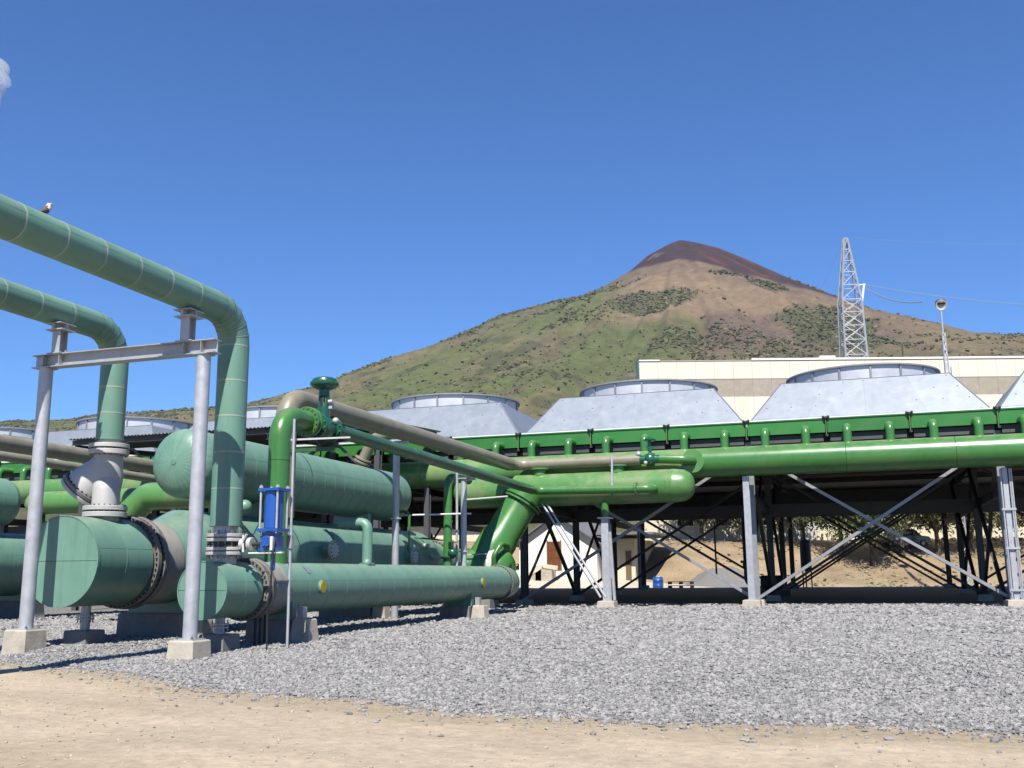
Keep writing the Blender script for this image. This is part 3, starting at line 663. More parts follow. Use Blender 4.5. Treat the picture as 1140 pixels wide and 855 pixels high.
for (yy, zz) in ((28.9, 2.5), (35.2, 2.4)):
    b = MB(); x0 = X2 + R2b - .1; b.cyl((x0, yy, zz), (x0 + .34, yy, zz), .22, seg=20); b.build('nozzle', 'clad', t2)
    flange(t2, (x0 + .38, yy, zz), (1, 0, 0), .31, .09, 0, 12, 'silver', 'steel_bolt', 'blind_flange', .024)
for yy in (22.6, 33.2): saddle(t2, -18.3, -15.72, yy, 0, .78, .7, X2, Z2b, R2b, 0)
jack(t2, X2, 19.72, 0, .50, Z2 - R2 + .02)
for yy in (27.35, 29.7):      # dark tie straps over the shell
    b = MB(); b.lathe([(0, R2b + .012), (.03, R2b + .012)], (X2, yy, Z2b), (0, 1, 0), 30, a0=R(-10), a1=R(75)); b.build('strap', 'rubber', t2)

XU, ZU, RU = -17.12, 4.74, .95
t3 = thing('pressure_vessel', (XU, 29, 3.5), 'sage green round-ended insulated vessel stacked on top of the kettle exchanger', 'vessel')
clad_run(t3, (XU, 23.15, ZU), (XU, 36.0, ZU), RU, 19, seg=56, bead=.005, seam='clad')
G = 28
for (y0, sg) in ((23.15, -1), (36.0, 1)):
    b = MB(); prof = [(.0, RU), (.10, RU * .985), (.21, RU * .93), (.31, RU * .83), (.40, RU * .66), (.465, RU * .44), (.50, RU * .2), (.515, .04)]
    half = math.pi / G
    rows = []
    for (s_, r_) in prof:
        row = []
        for a, lift in ((-half, 0), (-half * .5, .002), (0, .0028), (half * .5, .002), (half, 0)):
            row.append(len(b.v)); b.v.append(V(((r_ + lift) * math.sin(a), sg * s_ + sg * lift * .6, (r_ + lift) * math.cos(a))))
        rows.append(row)
    for i in range(len(rows) - 1):
        for k in range(4): b.face(rows[i][k], rows[i][k + 1], rows[i + 1][k + 1], rows[i + 1][k])
    me = mesh_only(b, 'end_gore', ['clad'], 50)
    for k in range(G): put('end_gore', me, t3, (XU, y0, ZU), (0, 2 * math.pi * k / G, 0))
    b = MB(); b.lathe([(0, .09), (.02, .085), (.03, 0)], (XU, y0 + sg * .505, ZU), (0, sg, 0), 16); b.build('centre_cap', 'clad', t3)
for yy in (26.2, 33.0):
    b = MB(); b.box((XU, yy, 3.62), (1.5, .22, .55), taper=(.9, 1)); b.build('saddle', 'clad', t3)
b = MB(); b.sweep([(XU + .55, 24.6, 3.98), (XU + .75, 24.3, 3.75), (XU + 1.2, 24.2, 3.6)], .13, 14); b.sph((XU + 1.25, 24.2, 3.6), .19); b.build('side_nozzle', 'clad', t3)
b = MB(); b.lathe([(0, RU + .012), (.03, RU + .012)], (XU, 28.35, ZU), (0, 1, 0), 30, a0=R(-12), a1=R(85)); b.build('strap', 'rubber', t3)

# ================================================================== VALVES ON THE STEAM PIPES
xa, ya = -13.45, 19.78
t = thing('butterfly_valve', (xa, ya, 2.0), 'galvanised flanged butterfly valve under the upper steam pipe, with bright blue actuator', 'valve')
b = MB(); b.cyl((xa, ya, 1.9), (xa, ya, 2.83), .27, seg=28); b.build('spool', 'galv', t)
for zz in (2.60, 2.50, 2.30, 2.20):
    flange(t, (xa, ya, zz), (0, 0, 1), .42, .075, .2, 0, 'silver')
b = MB(); b.bolts((xa, ya, 2.55), (0, 0, 1), .37, 16, .022, .34); b.bolts((xa, ya, 2.25), (0, 0, 1), .37, 16, .022, .32); b.build('bolts', 'steel_bolt', t, kind='stuff')
b = MB(); b.cyl((xa, ya, 2.335), (xa, ya, 2.465), .36, seg=28); b.build('wafer', 'dark_bolt', t)
b = MB(); b.cyl((xa + .34, ya, 2.40), (xa + 1.05, ya, 2.40), .045, seg=14); b.build('shaft', 'dark_bolt', t)
b = MB(); b.cyl((xa + .42, ya, 2.40), (xa + .52, ya, 2.40), .13, seg=16, ch=.01); b.cyl((xa + .62, ya, 2.40), (xa + .72, ya, 2.40), .15, seg=16, ch=.01)
b.bar((xa + .45, ya - .08, 2.30), (xa + .62, ya - .10, 2.62), .05, .04); b.bar((xa + .55, ya - .12, 2.22), (xa + .50, ya - .06, 2.60), .04, .04); b.build('yoke', 'silver', t)
ax_ = -12.22
gb = MB(); gb.box((ax_ - .02, ya, 2.44), (.40, .32, .26)); gb.box((ax_ - .02, ya, 2.61), (.34, .30, .08)); gb.cyl((ax_ - .02, ya - .17, 2.45), (ax_ - .02, ya - .25, 2.45), .12, seg=16, ch=.01); gb.box((ax_, ya, 2.27), (.50, .36, .05)); g_ = gb.build('gearbox', 'blue', t)
b = MB(); b.bolts((ax_ - .02, ya - .24, 2.45), (0, 1, 0), .1, 6, .016, .05); b.build('bolts', 'steel_bolt', g_, kind='stuff')
b = MB(); b.cyl((ax_ + .02, ya, 2.25), (ax_ + .02, ya, 1.86), .055, seg=14, ch=.02); b.sph((ax_ + .02, ya, 1.86), .055); b.build('hand_lever', 'blue', t)
cy = MB(); cy.cyl((ax_, ya, 2.74), (ax_, ya, 3.55), .21, seg=32); c_ = cy.build('actuator_cylinder', 'blue', t)
for zz in (2.70, 3.59): b = MB(); b.box((ax_, ya, zz), (.52, .52, .06)); b.build('end_plate', 'blue', t, smooth=0)
for i in (-1, 1):
    for j in (-1, 1):
        b = MB(); b.cyl((ax_ + i * .21, ya + j * .21, 2.62), (ax_ + i * .21, ya + j * .21, 3.69), .026, seg=12); b.cyl((ax_ + i * .21, ya + j * .21, 3.625), (ax_ + i * .21, ya + j * .21, 3.67), .045, seg=6); b.build('tie_rod', 'galv', c_)
b = MB(); b.box((ax_ - .1, ya - .1, 2.20), (.85, .10, .03)); b.box((ax_ + .12, ya - .23, 2.40), (.06, .06, .30)); b.build('bracket', 'white_trim', t, smooth=0)
b = MB(); b.sweep(arc([(ax_ + .18, ya - .2, 2.5), (ax_ + .2, ya - .3, 2.2), (ax_ + .16, ya - .28, 1.5), (ax_ + .02, ya - .15, .9), (ax_ + .02, ya - .12, .1)], .3, 6), .02, 8); b.build('cable', 'rubber', t)
b = MB(); b.sweep([(xa + .35, ya + .1, 2.9), (xa + .5, ya + .1, 2.62), (xa + .7, ya + .05, 2.62), (xa + .85, ya + .05, 2.9)], .012, 6); b.build('tubing', 'rubber', t)

b = MB(); cxp = -12.02
t = thing('conduit_post', (cxp, 20.2, 0), 'thin grey conduit post standing on the gravel beside the blue actuator', 'post')
b.cyl((cxp, 20.2, -.05), (cxp, 20.2, 5.25), .032, seg=12); b.build('pole', 'galv', t)
b = MB(); b.bar((cxp - .1, 20.25, 4.78), (cxp + .62, 21.75, 4.99), .04, .04); b.build('arm', 'white_trim', t)
b = MB(); b.box((cxp, 20.2, 2.45), (.12, .12, .3)); b.build('junction_box', 'galv', t, smooth=0)

# grey check valve under pipe B
xb, yb = -17.05, 20.05
t = thing('check_valve', (xb, yb, 3.1), 'silver angled check valve with bulging side cover on the kettle exchanger', 'valve')
flange(t, (xb, yb, 4.84), (0, 0, 1), .47, .10, .2, 0, 'silver'); flange(t, (xb, yb, 4.69), (0, 0, 1), .47, .12, .2, 20, 'silver', 'steel_bolt', br=.022)
flange(t, (xb, yb, 3.33), (0, 0, 1), .51, .11, .2, 24, 'silver', 'steel_bolt', br=.022); flange(t, (xb, yb, 3.18), (0, 0, 1), .51, .12, .2, 0, 'silver')
b = MB(); b.cyl((xb, yb, 2.95), (xb, yb, 3.2), .34, seg=28); b.build('nozzle', 'silver', t)
b = MB(); b.cyl((xb, yb, 4.85), (xb, yb, 5.05), .27, seg=28); b.build('neck', 'silver', t)
b = MB(); b.sweep([(xb, yb, 4.7), (xb, yb, 4.5), (xb - .02, yb, 4.28), (xb - .04, yb, 4.08), (xb - .02, yb, 3.9), (xb, yb, 3.7), (xb, yb, 3.3)], [.34, .34, .37, .40, .37, .32, .32], 28, False); b.build('body', 'silver', t)
b = MB(); b.sweep([(xb + .10, yb - .14, 3.32), (xb + .10, yb - .14, 3.75), (xb + .09, yb - .13, 3.92), (xb + .05, yb - .10, 4.04), (xb, yb - .06, 4.12)], [.30, .30, .285, .22, .08], 28); b.build('body_bulge', 'silver', t)
d_ = V((-.66, -.10, -.74)).normalized(); b = MB(); b.lathe([(-.15, .34), (.15, .36), (.50, .47), (.70, .50)], (xb - .08, yb, 4.38), d_, 32); b.build('bonnet', 'silver', t)
flange(t, V((xb - .08, yb, 4.38)) + d_ * .75, d_, .56, .09, 0, 26, 'flange_grey', 'dark_bolt', 'cover_flange', .022)
flange(t, V((xb - .08, yb, 4.38)) + d_ * .86, d_, .56, .09, 0, 0, 'silver', name='cover_flange')

# ================================================================== BRIGHT GREEN CONTROL VALVE LINE
t = thing('control_valve_pipe', (-13.52, 22.0, 2), 'bright green gooseneck pipe rising from the slim exchanger to the green control valve', 'pipe')
xg, yg = -13.52, 22.05
b = MB(); b.sweep(arc([(xg, yg, 1.95), (xg, yg, 5.72), (xg, yg + 1.25, 5.72)], .62, 14), .275, 28); b.build('gooseneck', 'pipe_green', t)
b = MB(); b.lathe([(0, .27), (0, .283), (.02, .283), (.02, .27)], (xg, yg, 4.55), (0, 0, 1), 28); b.build('weld_bead', 'pipe_green', t)
flange(t, (xg, yg + 1.27, 5.72), (0, 1, 0), .40, .09, .1, 16, 'pipe_green', 'steel_bolt'); flange(t, (xg, yg + 1.42, 5.72), (0, 1, 0), .40, .09, .1, 0, 'pipe_green')
b = MB(); b.lathe([(0, .27), (.35, .21), (.5, .21)], (xg, yg + 1.45, 5.72), (0, 1, 0), 24); b.build('reducer', 'pipe_green', t)
yv = yg + 2.2
t = thing('control_valve', (xg, yv, 5.5), 'dark green diaphragm control valve with mushroom top on the gooseneck pipe', 'valve')
b = MB(); b.sph((xg, yv, 5.68), .34, (.9, 1.15, 1)); b.cyl((xg, yv - .46, 5.68), (xg, yv + .46, 5.68), .22, seg=20); b.build('body', 'valve_green', t)
flange(t, (xg, yv - .42, 5.70), (0, 1, 0), .36, .08, .1, 12, 'valve_green', 'steel_bolt'); flange(t, (xg, yv + .42, 5.70), (0, 1, 0), .36, .08, .1, 12, 'valve_green', 'steel_bolt')
b = MB(); b.cyl((xg, yv, 5.95), (xg, yv, 6.25), .17, seg=16); 
for i in (-1, 1): b.box((xg + i * .11, yv, 6.42), (.06, .12, .42))
b.cyl((xg, yv, 6.55), (xg, yv, 6.75), .15, seg=16); b.build('yoke', 'valve_green', t)
b = MB(); b.cyl((xg, yv, 6.2), (xg, yv, 6.6), .03, seg=8); b.build('stem', 'steel_bolt', t)
b = MB(); b.lathe([(0, .1), (.02, .22), (.10, .36), (.15, .385), (.19, .385), (.22, .35), (.29, .33), (.33, .26), (.35, 0)], (xg, yv, 6.73), (0, 0, 1), 32); b.build('diaphragm_head', 'valve_green', t)
b = MB(); b.bolts((xg, yv, 6.90), (0, 0, 1), .375, 18, .022, .09); b.build('bolts', 'valve_green', t, kind='stuff')
b = MB(); b.cyl((xg + .18, yv - .06, 6.38), (xg + .30, yv - .06, 6.38), .06, seg=12); b.box((xg + .22, yv + .02, 6.30), (.10, .14, .22)); b.sph((xg + .34, yv + .05, 5.86), .09); b.build('positioner', 'silver', t)

# dark green line leaving the valve, towards the manifold
ZG = 5.56
t = thing('condensate_pipe', (-13.5, 34, 5), 'narrow dark green pipe sloping away from the control valve to the manifold', 'pipe')
pth = arc([(-13.52, yv + .45, 5.70), (-13.5, 43.75, 5.44), (-9.0, 43.75, 5.36)], .45, 8)
b = MB(); b.sweep(pth[:2], .195, 24); b.build('pipe_run', 'dark_pipe_green', t)
b = MB(); b.sweep(pth[1:], .19, 24); b.build('pipe_run', 'pipe_green', t)
b = MB(); b.sweep(arc([(-9.0, 43.75, 5.36), (-8.15, 43.75, 5.36), (-8.15, 45.0, 5.36)], .35, 8), .19, 20); b.build('elbow', 'pipe_green', t)
flange(t, (-8.85, 43.75, 5.36), (1, 0, 0), .30, .08, .1, 12, 'pipe_green', 'steel_bolt')
b = MB(); b.box((-14.1, 24.6, 5.14), (1.5, .10, .10)); b.build('bracket', 'dark_pipe_green', t, smooth=0)

# tan pipe
t = thing('tan_pipe', (-15, 34, 6), 'thick tan brown pipe arching behind the control valve towards the cooler', 'pipe')
pth = arc([(-15, 24.75, 3.3), (-15, 24.75, 6.72), (-15, 45.2, 6.80), (-8.9, 45.2, 6.80)], .75, 12)
b = MB(); i_ = len(pth) // 2 + 1; b.sweep(pth[:i_], .31, 28); b.build('pipe_run', 'tan', t)
b = MB(); b.sweep(pth[i_ - 1:], [.31] * 2 + [.29] * 3 + [.26] * (len(pth) - i_ - 4), 24); b.build('pipe_run', 'tan', t)
b = MB(); b.lathe([(0, .3), (0, .325), (.05, .325), (.05, .3)], (-15, 26.6, 6.73), (0, 1, 0), 28); b.build('weld_bead', 'pipe_green_faded', t)
b = MB(); b.sweep(arc([(-15.0, 34.2, 6.8), (-15.5, 33.4, 6.85), (-16.5, 33.4, 6.72), (-17.05, 33.4, 5.7)], .5, 6), .20, 20); b.build('branch', 'tan', t)
flange(t, (-16.98, 33.4, 5.82), V((-.45, 0, -.9)), .32, .07, .1, 10, 'tan', 'steel_bolt')
flange(t, (-16.93, 33.4, 5.93), V((-.45, 0, -.9)), .32, .07, .1, 0, 'tan')
t = thing('gate_valve', (-8.5, 45.2, 6.8), 'small dark green gate valve at the end of the tan pipe by the big header', 'valve')
b = MB(); b.sph((-8.45, 45.2, 6.8), .30); b.cyl((-8.9, 45.2, 6.8), (-8.0, 45.2, 6.8), .20, seg=18); b.build('body', 'valve_green', t)
b = MB(); b.cyl((-8.45, 45.2, 7.0), (-8.45, 45.2, 7.72), .07, seg=12); b.box((-8.45, 45.2, 7.35), (.3, .12, .1)); b.build('stem', 'valve_green', t)
b = MB(); b.lathe([(0, 0), (0, .1), (.04, .26), (.10, .28), (.16, .22), (.18, 0)], (-8.45, 45.2, 7.60), (0, 0, 1), 20); b.build('diaphragm_head', 'valve_green', t)
b = MB(); b.sph((-8.95, 45.05, 7.05), .11); b.sph((-8.62, 44.95, 6.62), .09); b.cyl((-9.0, 45.1, 6.6), (-8.95, 45.05, 7.2), .05, seg=8); b.build('gauge', 'silver', t)
b = MB(); b.sweep(arc([(-8.0, 45.2, 6.8), (-6.6, 45.2, 6.72), (-6.6, 46.0, 6.68)], .5, 8), .21, 20); b.build('outlet_elbow', 'pipe_green', t)
b = MB(); b.lathe([(0, .2), (0, .52), (.10, .52), (.10, .2)], (-6.6, 45.60, 6.68), (0, 1, 0), 28); b.build('reinforcing_pad', 'pipe_green_faded', t)

# manifold in front of the header
ZM, RM, YM = 5.55, .745, 45.0
t = thing('manifold', (-12, YM, 5), 'bright green round-ended manifold lying in front of the big header pipe', 'manifold')
b = MB(); b.lathe([(0, 0), (.06, .35), (.2, .58), (.42, .72), (.55, RM), (10.4, RM), (10.5, RM + .008), (10.56, RM + .008), (10.6, RM), (11.0, .70), (11.25, .56), (11.4, .34), (11.46, 0)], (-17.9, YM, ZM), (1, 0, 0), 44); b.build('shell', 'pipe_green_faded', t)
b = MB(); b.cyl((-10.5, 44.75, 4.2), (-10.5, 44.75, 4.9), .17, seg=18); b.build('pedestal', 'pipe_green', t)
b = MB(); b.box((-10.5, 44.75, 4.18), (.6, .6, .05)); b.build('pedestal_plate', 'white_trim', t, smooth=0)
for xx in (-13.6, -9.9): b = MB(); b.cyl((xx, YM - .1, 6.2), (xx, YM - .1, 6.55), .3, seg=20); b.lathe([(0, .3), (0, .42), (.07, .42), (.07, 0)], (xx, YM - .1, 6.5), (0, 0, 1), 20); b.build('top_nozzle', 'pipe_green_faded', t)
b = MB(); b.cyl((-9.95, 43.85, 5.5), (-9.95, 44.0, 6.9), .05, seg=10); b.build('vent_tube', 'galv', t)

# big header
ZH, RH, YH = 6.65, .675, 46.3
t = thing('header_pipe', (0, YH, 6), 'large glossy bright green header pipe running along the whole cooler front', 'pipe')
XA, XB = -56.0, 24.0
for (a, b_, mm) in ((XA, -20.0, 'pipe_green_faded'), (-20.0, -6.9, 'pipe_green_faded'), (-6.9, .0, 'pipe_green'), (0.0, 4.4, 'pipe_green'), (4.4, XB, 'pipe_green')):
    b = MB(); L = b_ - a; b.lathe([(0, 0), (0, RH - .02), (.012, RH), (L - .012, RH), (L, RH - .02)], (a, YH, ZH), (1, 0, 0), 48); b.build('pipe_length', mm, t)
b = MB()
b.lathe([(0, 0), (0, .19), (.7, .19)], (0, 0, 0), (0, 0, 1), 18)
b.v = []; b.f = []; b.m = []
b.sweep(arc([(0, 0, 0), (0, 0, .78), (0, .9, .82)], .26, 8), .19, 20, False); stub_me = mesh_only(b, 'nozzle', ['pipe_green'])
CW = 10.6; X0 = -4.3; cells = list(range(-5, 2)); BW = CW / 3
BND = {-5: -59.0, -4: -48.1, -3: -37.3, -2: -26.5, -1: -15.4, 0: -4.3, 1: 6.3, 2: 17.3}
def cw(c): return BND[c + 1] - BND[c]
def bx_(c, k): return BND[c] + (k + .5) * cw(c) / 3
for c in cells:
    for k in range(3):
        xc = bx_(c, k)
        for dx in (-.25, .25): put('nozzle', stub_me, t, (xc + dx * cw(c) / 3, YH + .1, ZH + .55))

# ================================================================== AIR COOLER
YB = 47.4
gname = 'green tube bundles in the cooler row'
b = MB(); b.box((0, 0, 0), (BW - .10, .55, .60)); b.box((0, -.01, .325), (BW - .02, .62, .05)); b.cur = 1; b.box((0, .0, .375), (BW - .04, .66, .05)); b.cur = 0
box_me = mesh_only(b, 'header_box', ['box_green', 'white_trim'], 0)
b = MB(); b.box((0, 0, 0), (BW - .006, 30.0, .75)); blk_me = mesh_only(b, 'fin_block', ['fin_block'], 0)
b = MB(); b.box((0, 0, 0), (BW - .3, .3, .34)); low_me = mesh_only(b, 'return_box', ['dark_and_shaded_steel'], 0)
b = MB(); b.cyl((0, 0, -.75), (0, 0, .0), .022, seg=8); i0 = len(b.f); b.cyl((0, 0, -.03), (0, 0, .05), .10, seg=10); b.sph((.11, 0, .05), .06); b.sph((-.11, 0, .05), .05); b.box((.02, 0, -.8), (.12, .1, .1)); b.m = [0] * i0 + [1] * (len(b.f) - i0); vent_me = mesh_only(b, 'vent_valve', ['pipe_green_faded', 'dark_bolt'])
for c in cells:
    for k in range(3):
        xc = bx_(c, k); sx_ = cw(c) / CW
        where = {-5: 'at the far left edge', -4: 'left of the silver check valve pipe', -3: 'behind the upper steam pipe', -2: 'behind the tan pipe', -1: 'in the middle of the photo', 0: 'under the lattice tower', 1: 'at the right edge', 2: 'beyond the right edge'}[c]
        t = thing('tube_bundle', (xc, YB, 7.5), ('left', 'middle', 'right')[k] + ' green-boxed tube bundle below the fan hood ' + where, 'tube bundle', gname)
        for o_ in (put('header_box', box_me, t, (xc, YB + .15, 8.21)), put('fin_block', blk_me, t, (xc, 62.95, 8.02)), put('return_box', low_me, t, (xc, YB + .20, 7.70))): o_.scale.x = sx_
        put('vent_valve', vent_me, t, (xc + cw(c) / 6, YB - .22, 8.56))

# fan hoods
hood_labels = {-5: 'galvanised fan hood at the far left edge of the cooler row', -4: 'galvanised fan hood seen left of the silver check valve pipe', -3: 'galvanised fan hood partly hidden behind the upper steam pipe',
               -2: 'galvanised fan hood behind the tan pipe, left of the manifold', -1: 'galvanised fan hood above the manifold, in the middle of the photo', 0: 'galvanised fan hood under the lattice tower', 1: 'galvanised fan hood cut off by the right edge', 2: None}
def quad_panel(p, nd=1.0, th=.015):
    b = MB(); p = [V(q) for q in p]; n = (p[1] - p[0]).cross(p[3] - p[0]).normalized() * th
    b.v = p + [q - n for q in p]
    for f_ in ((0, 1, 2, 3), (7, 6, 5, 4), (0, 4, 5, 1), (1, 5, 6, 2), (2, 6, 7, 3), (3, 7, 4, 0)): b.face(*f_)
    return b
def lerp(a, b, t): return V(a) * (1 - t) + V(b) * t
HB = 8.62; HT = 10.60; ins = 1.42; Yb0, Yb1 = 47.75, 57.7; hw = CW / 2 - .14
A = [V((-hw, Yb0, HB)), V((hw, Yb0, HB)), V((hw, Yb1, HB)), V((-hw, Yb1, HB))]
Bq = [V((-hw + ins, Yb0 + ins, HT)), V((hw - ins, Yb0 + ins, HT)), V((hw - ins, Yb1 - ins, HT)), V((-hw + ins, Yb1 - ins, HT))]
pan = []
for i in range(4):
    j = (i + 1) % 4; NS = 4
    for k in range(NS):
        u0, u1 = k / NS + .0002, (k + 1) / NS - .0002
        b = quad_panel([lerp(A[i], A[j], u0), lerp(A[i], A[j], u1), lerp(Bq[i], Bq[j], u1), lerp(Bq[i], Bq[j], u0)])
        for q in range(4):           # fixing cleats along the sheet
            pass
        pan.append(mesh_only(b, 'hood_sheet', ['sheet'], 0))
b = quad_panel(Bq); top_me = mesh_only(b, 'roof_sheet', ['sheet'], 0)
b = MB(); b.bar((-hw, Yb0 - .03, HB + .05), (hw, Yb0 - .03, HB + .03), .05, .07); skirt_me = mesh_only(b, 'skirt_trim', ['sheet'], 0)
edge_me = []
for i in range(4):
    b = MB(); b.bar(A[i] + V((0, 0, .012)), Bq[i] + V((0, 0, .008)), .06, .015); edge_me.append(mesh_only(b, 'hip_trim', ['sheet'], 0))
b = MB(); b.bar(Bq[0] + V((0, .03, .012)), Bq[1] + V((0, .03, .012)), .1, .012); edge_me.append(mesh_only(b, 'ridge_trim', ['sheet'], 0))
b = MB(); nf = (A[1] - A[0]).cross(Bq[0] - A[0]).normalized()
for i in range(9):
    for j in range(4):
        u_ = .03 + .94 * i / 8; p_ = lerp(lerp(A[0], A[1], u_), lerp(Bq[0], Bq[1], u_), .05 + .30 * j)
        if (i * 7 + j * 3) % 5 in (0, 2) or i in (0, 8): b.cyl(p_, p_ + nf * .03, .035, seg=6)
fix_me = mesh_only(b, 'fixings', ['rim'], 0)
FR = 3.55; FZ0, FZ1 = 10.60, 11.30; NP = 16
b = MB(); a1 = 2 * math.pi / NP; 
for r_, sgn in ((FR, 1), (FR - .02, -1)):
    s0 = len(b.v); M = 5
    for zz in (0, FZ1 - FZ0):
        for k in range(M): a = (k / (M - 1)) * (a1 - .004) + .002; b.v.append(V((r_ * math.cos(a), r_ * math.sin(a), zz)))
    for k in range(M - 1):
        q = (s0 + k, s0 + k + 1, s0 + M + k + 1, s0 + M + k); b.face(*(q if sgn > 0 else q[::-1]))
ring_me = mesh_only(b, 'ring_panel', ['ring'], 40)
b = MB(); b.box((FR + .035, 0, (FZ1 - FZ0) / 2), (.07, .085, FZ1 - FZ0)); rib_me = mesh_only(b, 'ring_rib', ['sheet'], 0)
b = MB(); b.lathe([(0, FR - .03), (0, FR + .13), (.07, FR + .13), (.07, FR - .03), (0, FR - .03)], (0, 0, 0), (0, 0, 1), 64); rim_me = mesh_only(b, 'ring_rim', ['rim'])
b = MB(); b.lathe([(0, 0), (0, .25), (.25, .25), (.25, 0)], (0, 0, 0), (0, 0, 1), 16)
for k in range(8):
    a = k * math.pi / 4; d = V((math.cos(a), math.sin(a), 0)); e = V((-math.sin(a), math.cos(a), 0))
    b.box(d * 1.85 + V((0, 0, .12)), (3.2, .34, .03), axes=(d, (e + V((0, 0, .25))).normalized(), d.cross((e + V((0, 0, .25))).normalized())))
fan_me = mesh_only(b, 'fan', ['frame_galv'])
for c in cells:
    if not hood_labels.get(c): continue
    xc = BND[c] + cw(c) / 2; sx_ = cw(c) / CW
    t = thing('fan_hood', (xc, 52.7, HB), hood_labels[c], 'fan hood', 'fan hoods on top of the cooler')
    prts = [put('hood_sheet', me, t, (xc, 0, 0)) for me in pan] + [put('roof_sheet', top_me, t, (xc, 0, 0)), put('skirt_trim', skirt_me, t, (xc, 0, 0))] + [put('hip_trim', me, t, (xc, 0, 0)) for me in edge_me] + [put('fixings', fix_me, t, (xc, 0, 0))]
    prts[-1]['kind'] = 'stuff'
    for o_ in prts: o_.scale.x = sx_
    xr_ = xc + {1: .7}.get(c, 0)
    fr = put('fan_ring', rim_me, t, (xr_, 52.75, FZ1 - .07)); ORG[fr.name] = (xr_, 52.75, FZ1 - .07)
    for k in range(NP):
        a = 2 * math.pi * k / NP + .1
        put('ring_panel', ring_me, fr, (xr_, 52.75, FZ0), (0, 0, a)); put('ring_rib', rib_me, fr, (xr_, 52.75, FZ0), (0, 0, a))
    put('fan', fan_me, t, (xr_, 52.75, FZ0 + .1))

# cooler steelwork
t = thing('cooler_frame', (-4.3, 60, 0), 'braced steel frame of shade-darkened columns and girders carrying the cooler row', 'steel frame')
rows = (48.0, 58.0, 68.0, 78.0); xcols = [BND[c] for c in range(-5, 3)]
def gz(x, y): return float(gravel_z(np.array([x]), np.array([y]))[0])
b = MB(); b.ibeam((0, 0, 0), (0, 0, 7.35), .34, .32, .03, up=V((0, 1, 0))); colg_me = mesh_only(b, 'column', ['frame_galv'], 0); cold_me = mesh_only(b, 'column', ['dark_and_shaded_steel'], 0)
b = MB(); b.ibeam((0, 0, 0), (CW, 0, 0), .72, .26, .03); gir_me = mesh_only(b, 'girder', ['dark_and_shaded_steel'], 0)
b = MB(); b.ibeam((0, 0, 0), (CW, 0, 0), .30, .22, .03); gis_me = mesh_only(b, 'girder', ['dark_and_shaded_steel'], 0)
b = MB(); b.ibeam((0, 0, 0), (CW, 0, 0), 1.3, .3, .03); gid_me = mesh_only(b, 'girder', ['dark_and_shaded_steel'], 0)
b = MB(); b.ibeam((0, 0, 0), (0, 10.0, 0), .40, .22, .03); gy_me = mesh_only(b, 'cross_girder', ['dark_and_shaded_steel'], 0)
def brace_me(p0, p1, m, w=.13): b = MB(); b.angle(p0, p1, w, .02); return mesh_only(b, 'brace', [m], 0)
bx1 = {m: (brace_me((0, 0, .42), (CW, 0, 7.2), m), brace_me((0, 0, 7.2), (CW, 0, .42), m)) for m in ('frame_galv', 'dark_and_shaded_steel')}
by1 = (brace_me((0, 0, .42), (0, 10, 7.2), 'dark_and_shaded_steel', .15), brace_me((0, 0, 7.2), (0, 10, .42), 'dark_and_shaded_steel', .15))
for j, yr in enumerate(rows):
    for i, xc in enumerate(xcols):
        z0 = gz(xc, yr); front = (j == 0 and xc > -6)
        plinth(t, xc, yr, z0 - .1, z0 + .32, .8, .8)
        put('column', colg_me if front else cold_me, t, (xc, yr, .34))  # columns under the deck take the copy darkened for shade
        if i < len(xcols) - 1:
            wx_ = (xcols[i + 1] - xc) / CW; gl_ = [put('girder', gis_me, t, (xc, yr, 7.52))]
            if j >= 2: gl_.append(put('girder', gid_me, t, (xc, yr, 6.62 if j == 3 else 6.2)))
            if j == 1: gl_.append(put('girder', gir_me, t, (xc, yr, 5.08)))
            for o_ in gl_: o_.scale.x = wx_
            if i % 2 == (len(xcols) - 1) % 2 or j in (0, 1, 2):
                mm = 'frame_galv' if (j == 0) else 'dark_and_shaded_steel'  # lit first row stays galvanised, rows behind have shade in their colour
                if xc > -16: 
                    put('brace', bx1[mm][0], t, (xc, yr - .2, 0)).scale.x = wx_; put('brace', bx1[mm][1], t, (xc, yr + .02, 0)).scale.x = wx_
        if j < 3:
            put('cross_girder', gy_me, t, (xc, yr, 7.2)); put('cross_girder', gy_me, t, (xc, yr, 5.1))
            if j in (0, 1) and xc < 7: put('brace', by1[0], t, (xc - .2, yr, 0)); put('brace', by1[1], t, (xc + .05, yr, 0))

# stanchions that carry the manifold and header
grp = 'galvanised stanchions under the header pipe'
def stanchion(x, y, ztop, label, w=.34, name='stanchion'):
    z0 = gz(x, y); t = thing(name, (x, y, z0), label, 'stanchion', grp)
    plinth(t, x, y, z0 - .1, z0 + .34, .82, .82, 'concrete', .9)
    b = MB(); b.ibeam((x, y, z0 + .36), (x, y, ztop), w, w * .9, .03, up=V((0, 1, 0))); b.build('column', 'galv', t, smooth=0)
    b = MB(); b.box((x, y, z0 + .35), (.5, .5, .025)); b.build('base_plate', 'galv', t, smooth=0)
    return t, z0
t, z0 = stanchion(-10.5, 44.75, 4.15, 'galvanised stanchion with raking props that carries the manifold end', .36)
for dx in (-.0, .22): b = MB(); b.cyl((-10.55 - dx, 44.6, z0 + .5), (-13.25 - dx, 44.7, 4.95), .055, seg=12); b.build('raking_prop', 'galv', t)
b = MB(); b.bar((-10.2, 44.9, z0 + .36), (-10.35, 44.9, 3.9), .12, .12); b.build('side_post', 'galv', t)
t, z0 = stanchion(-4.35, 46.3, 5.95, 'galvanised stanchion under the header pipe between the two big bracing crosses', .30)
t, z0 = stanchion(6.25, 46.6, 5.95, 'galvanised stanchion with strapped conduits at the right edge', .22)
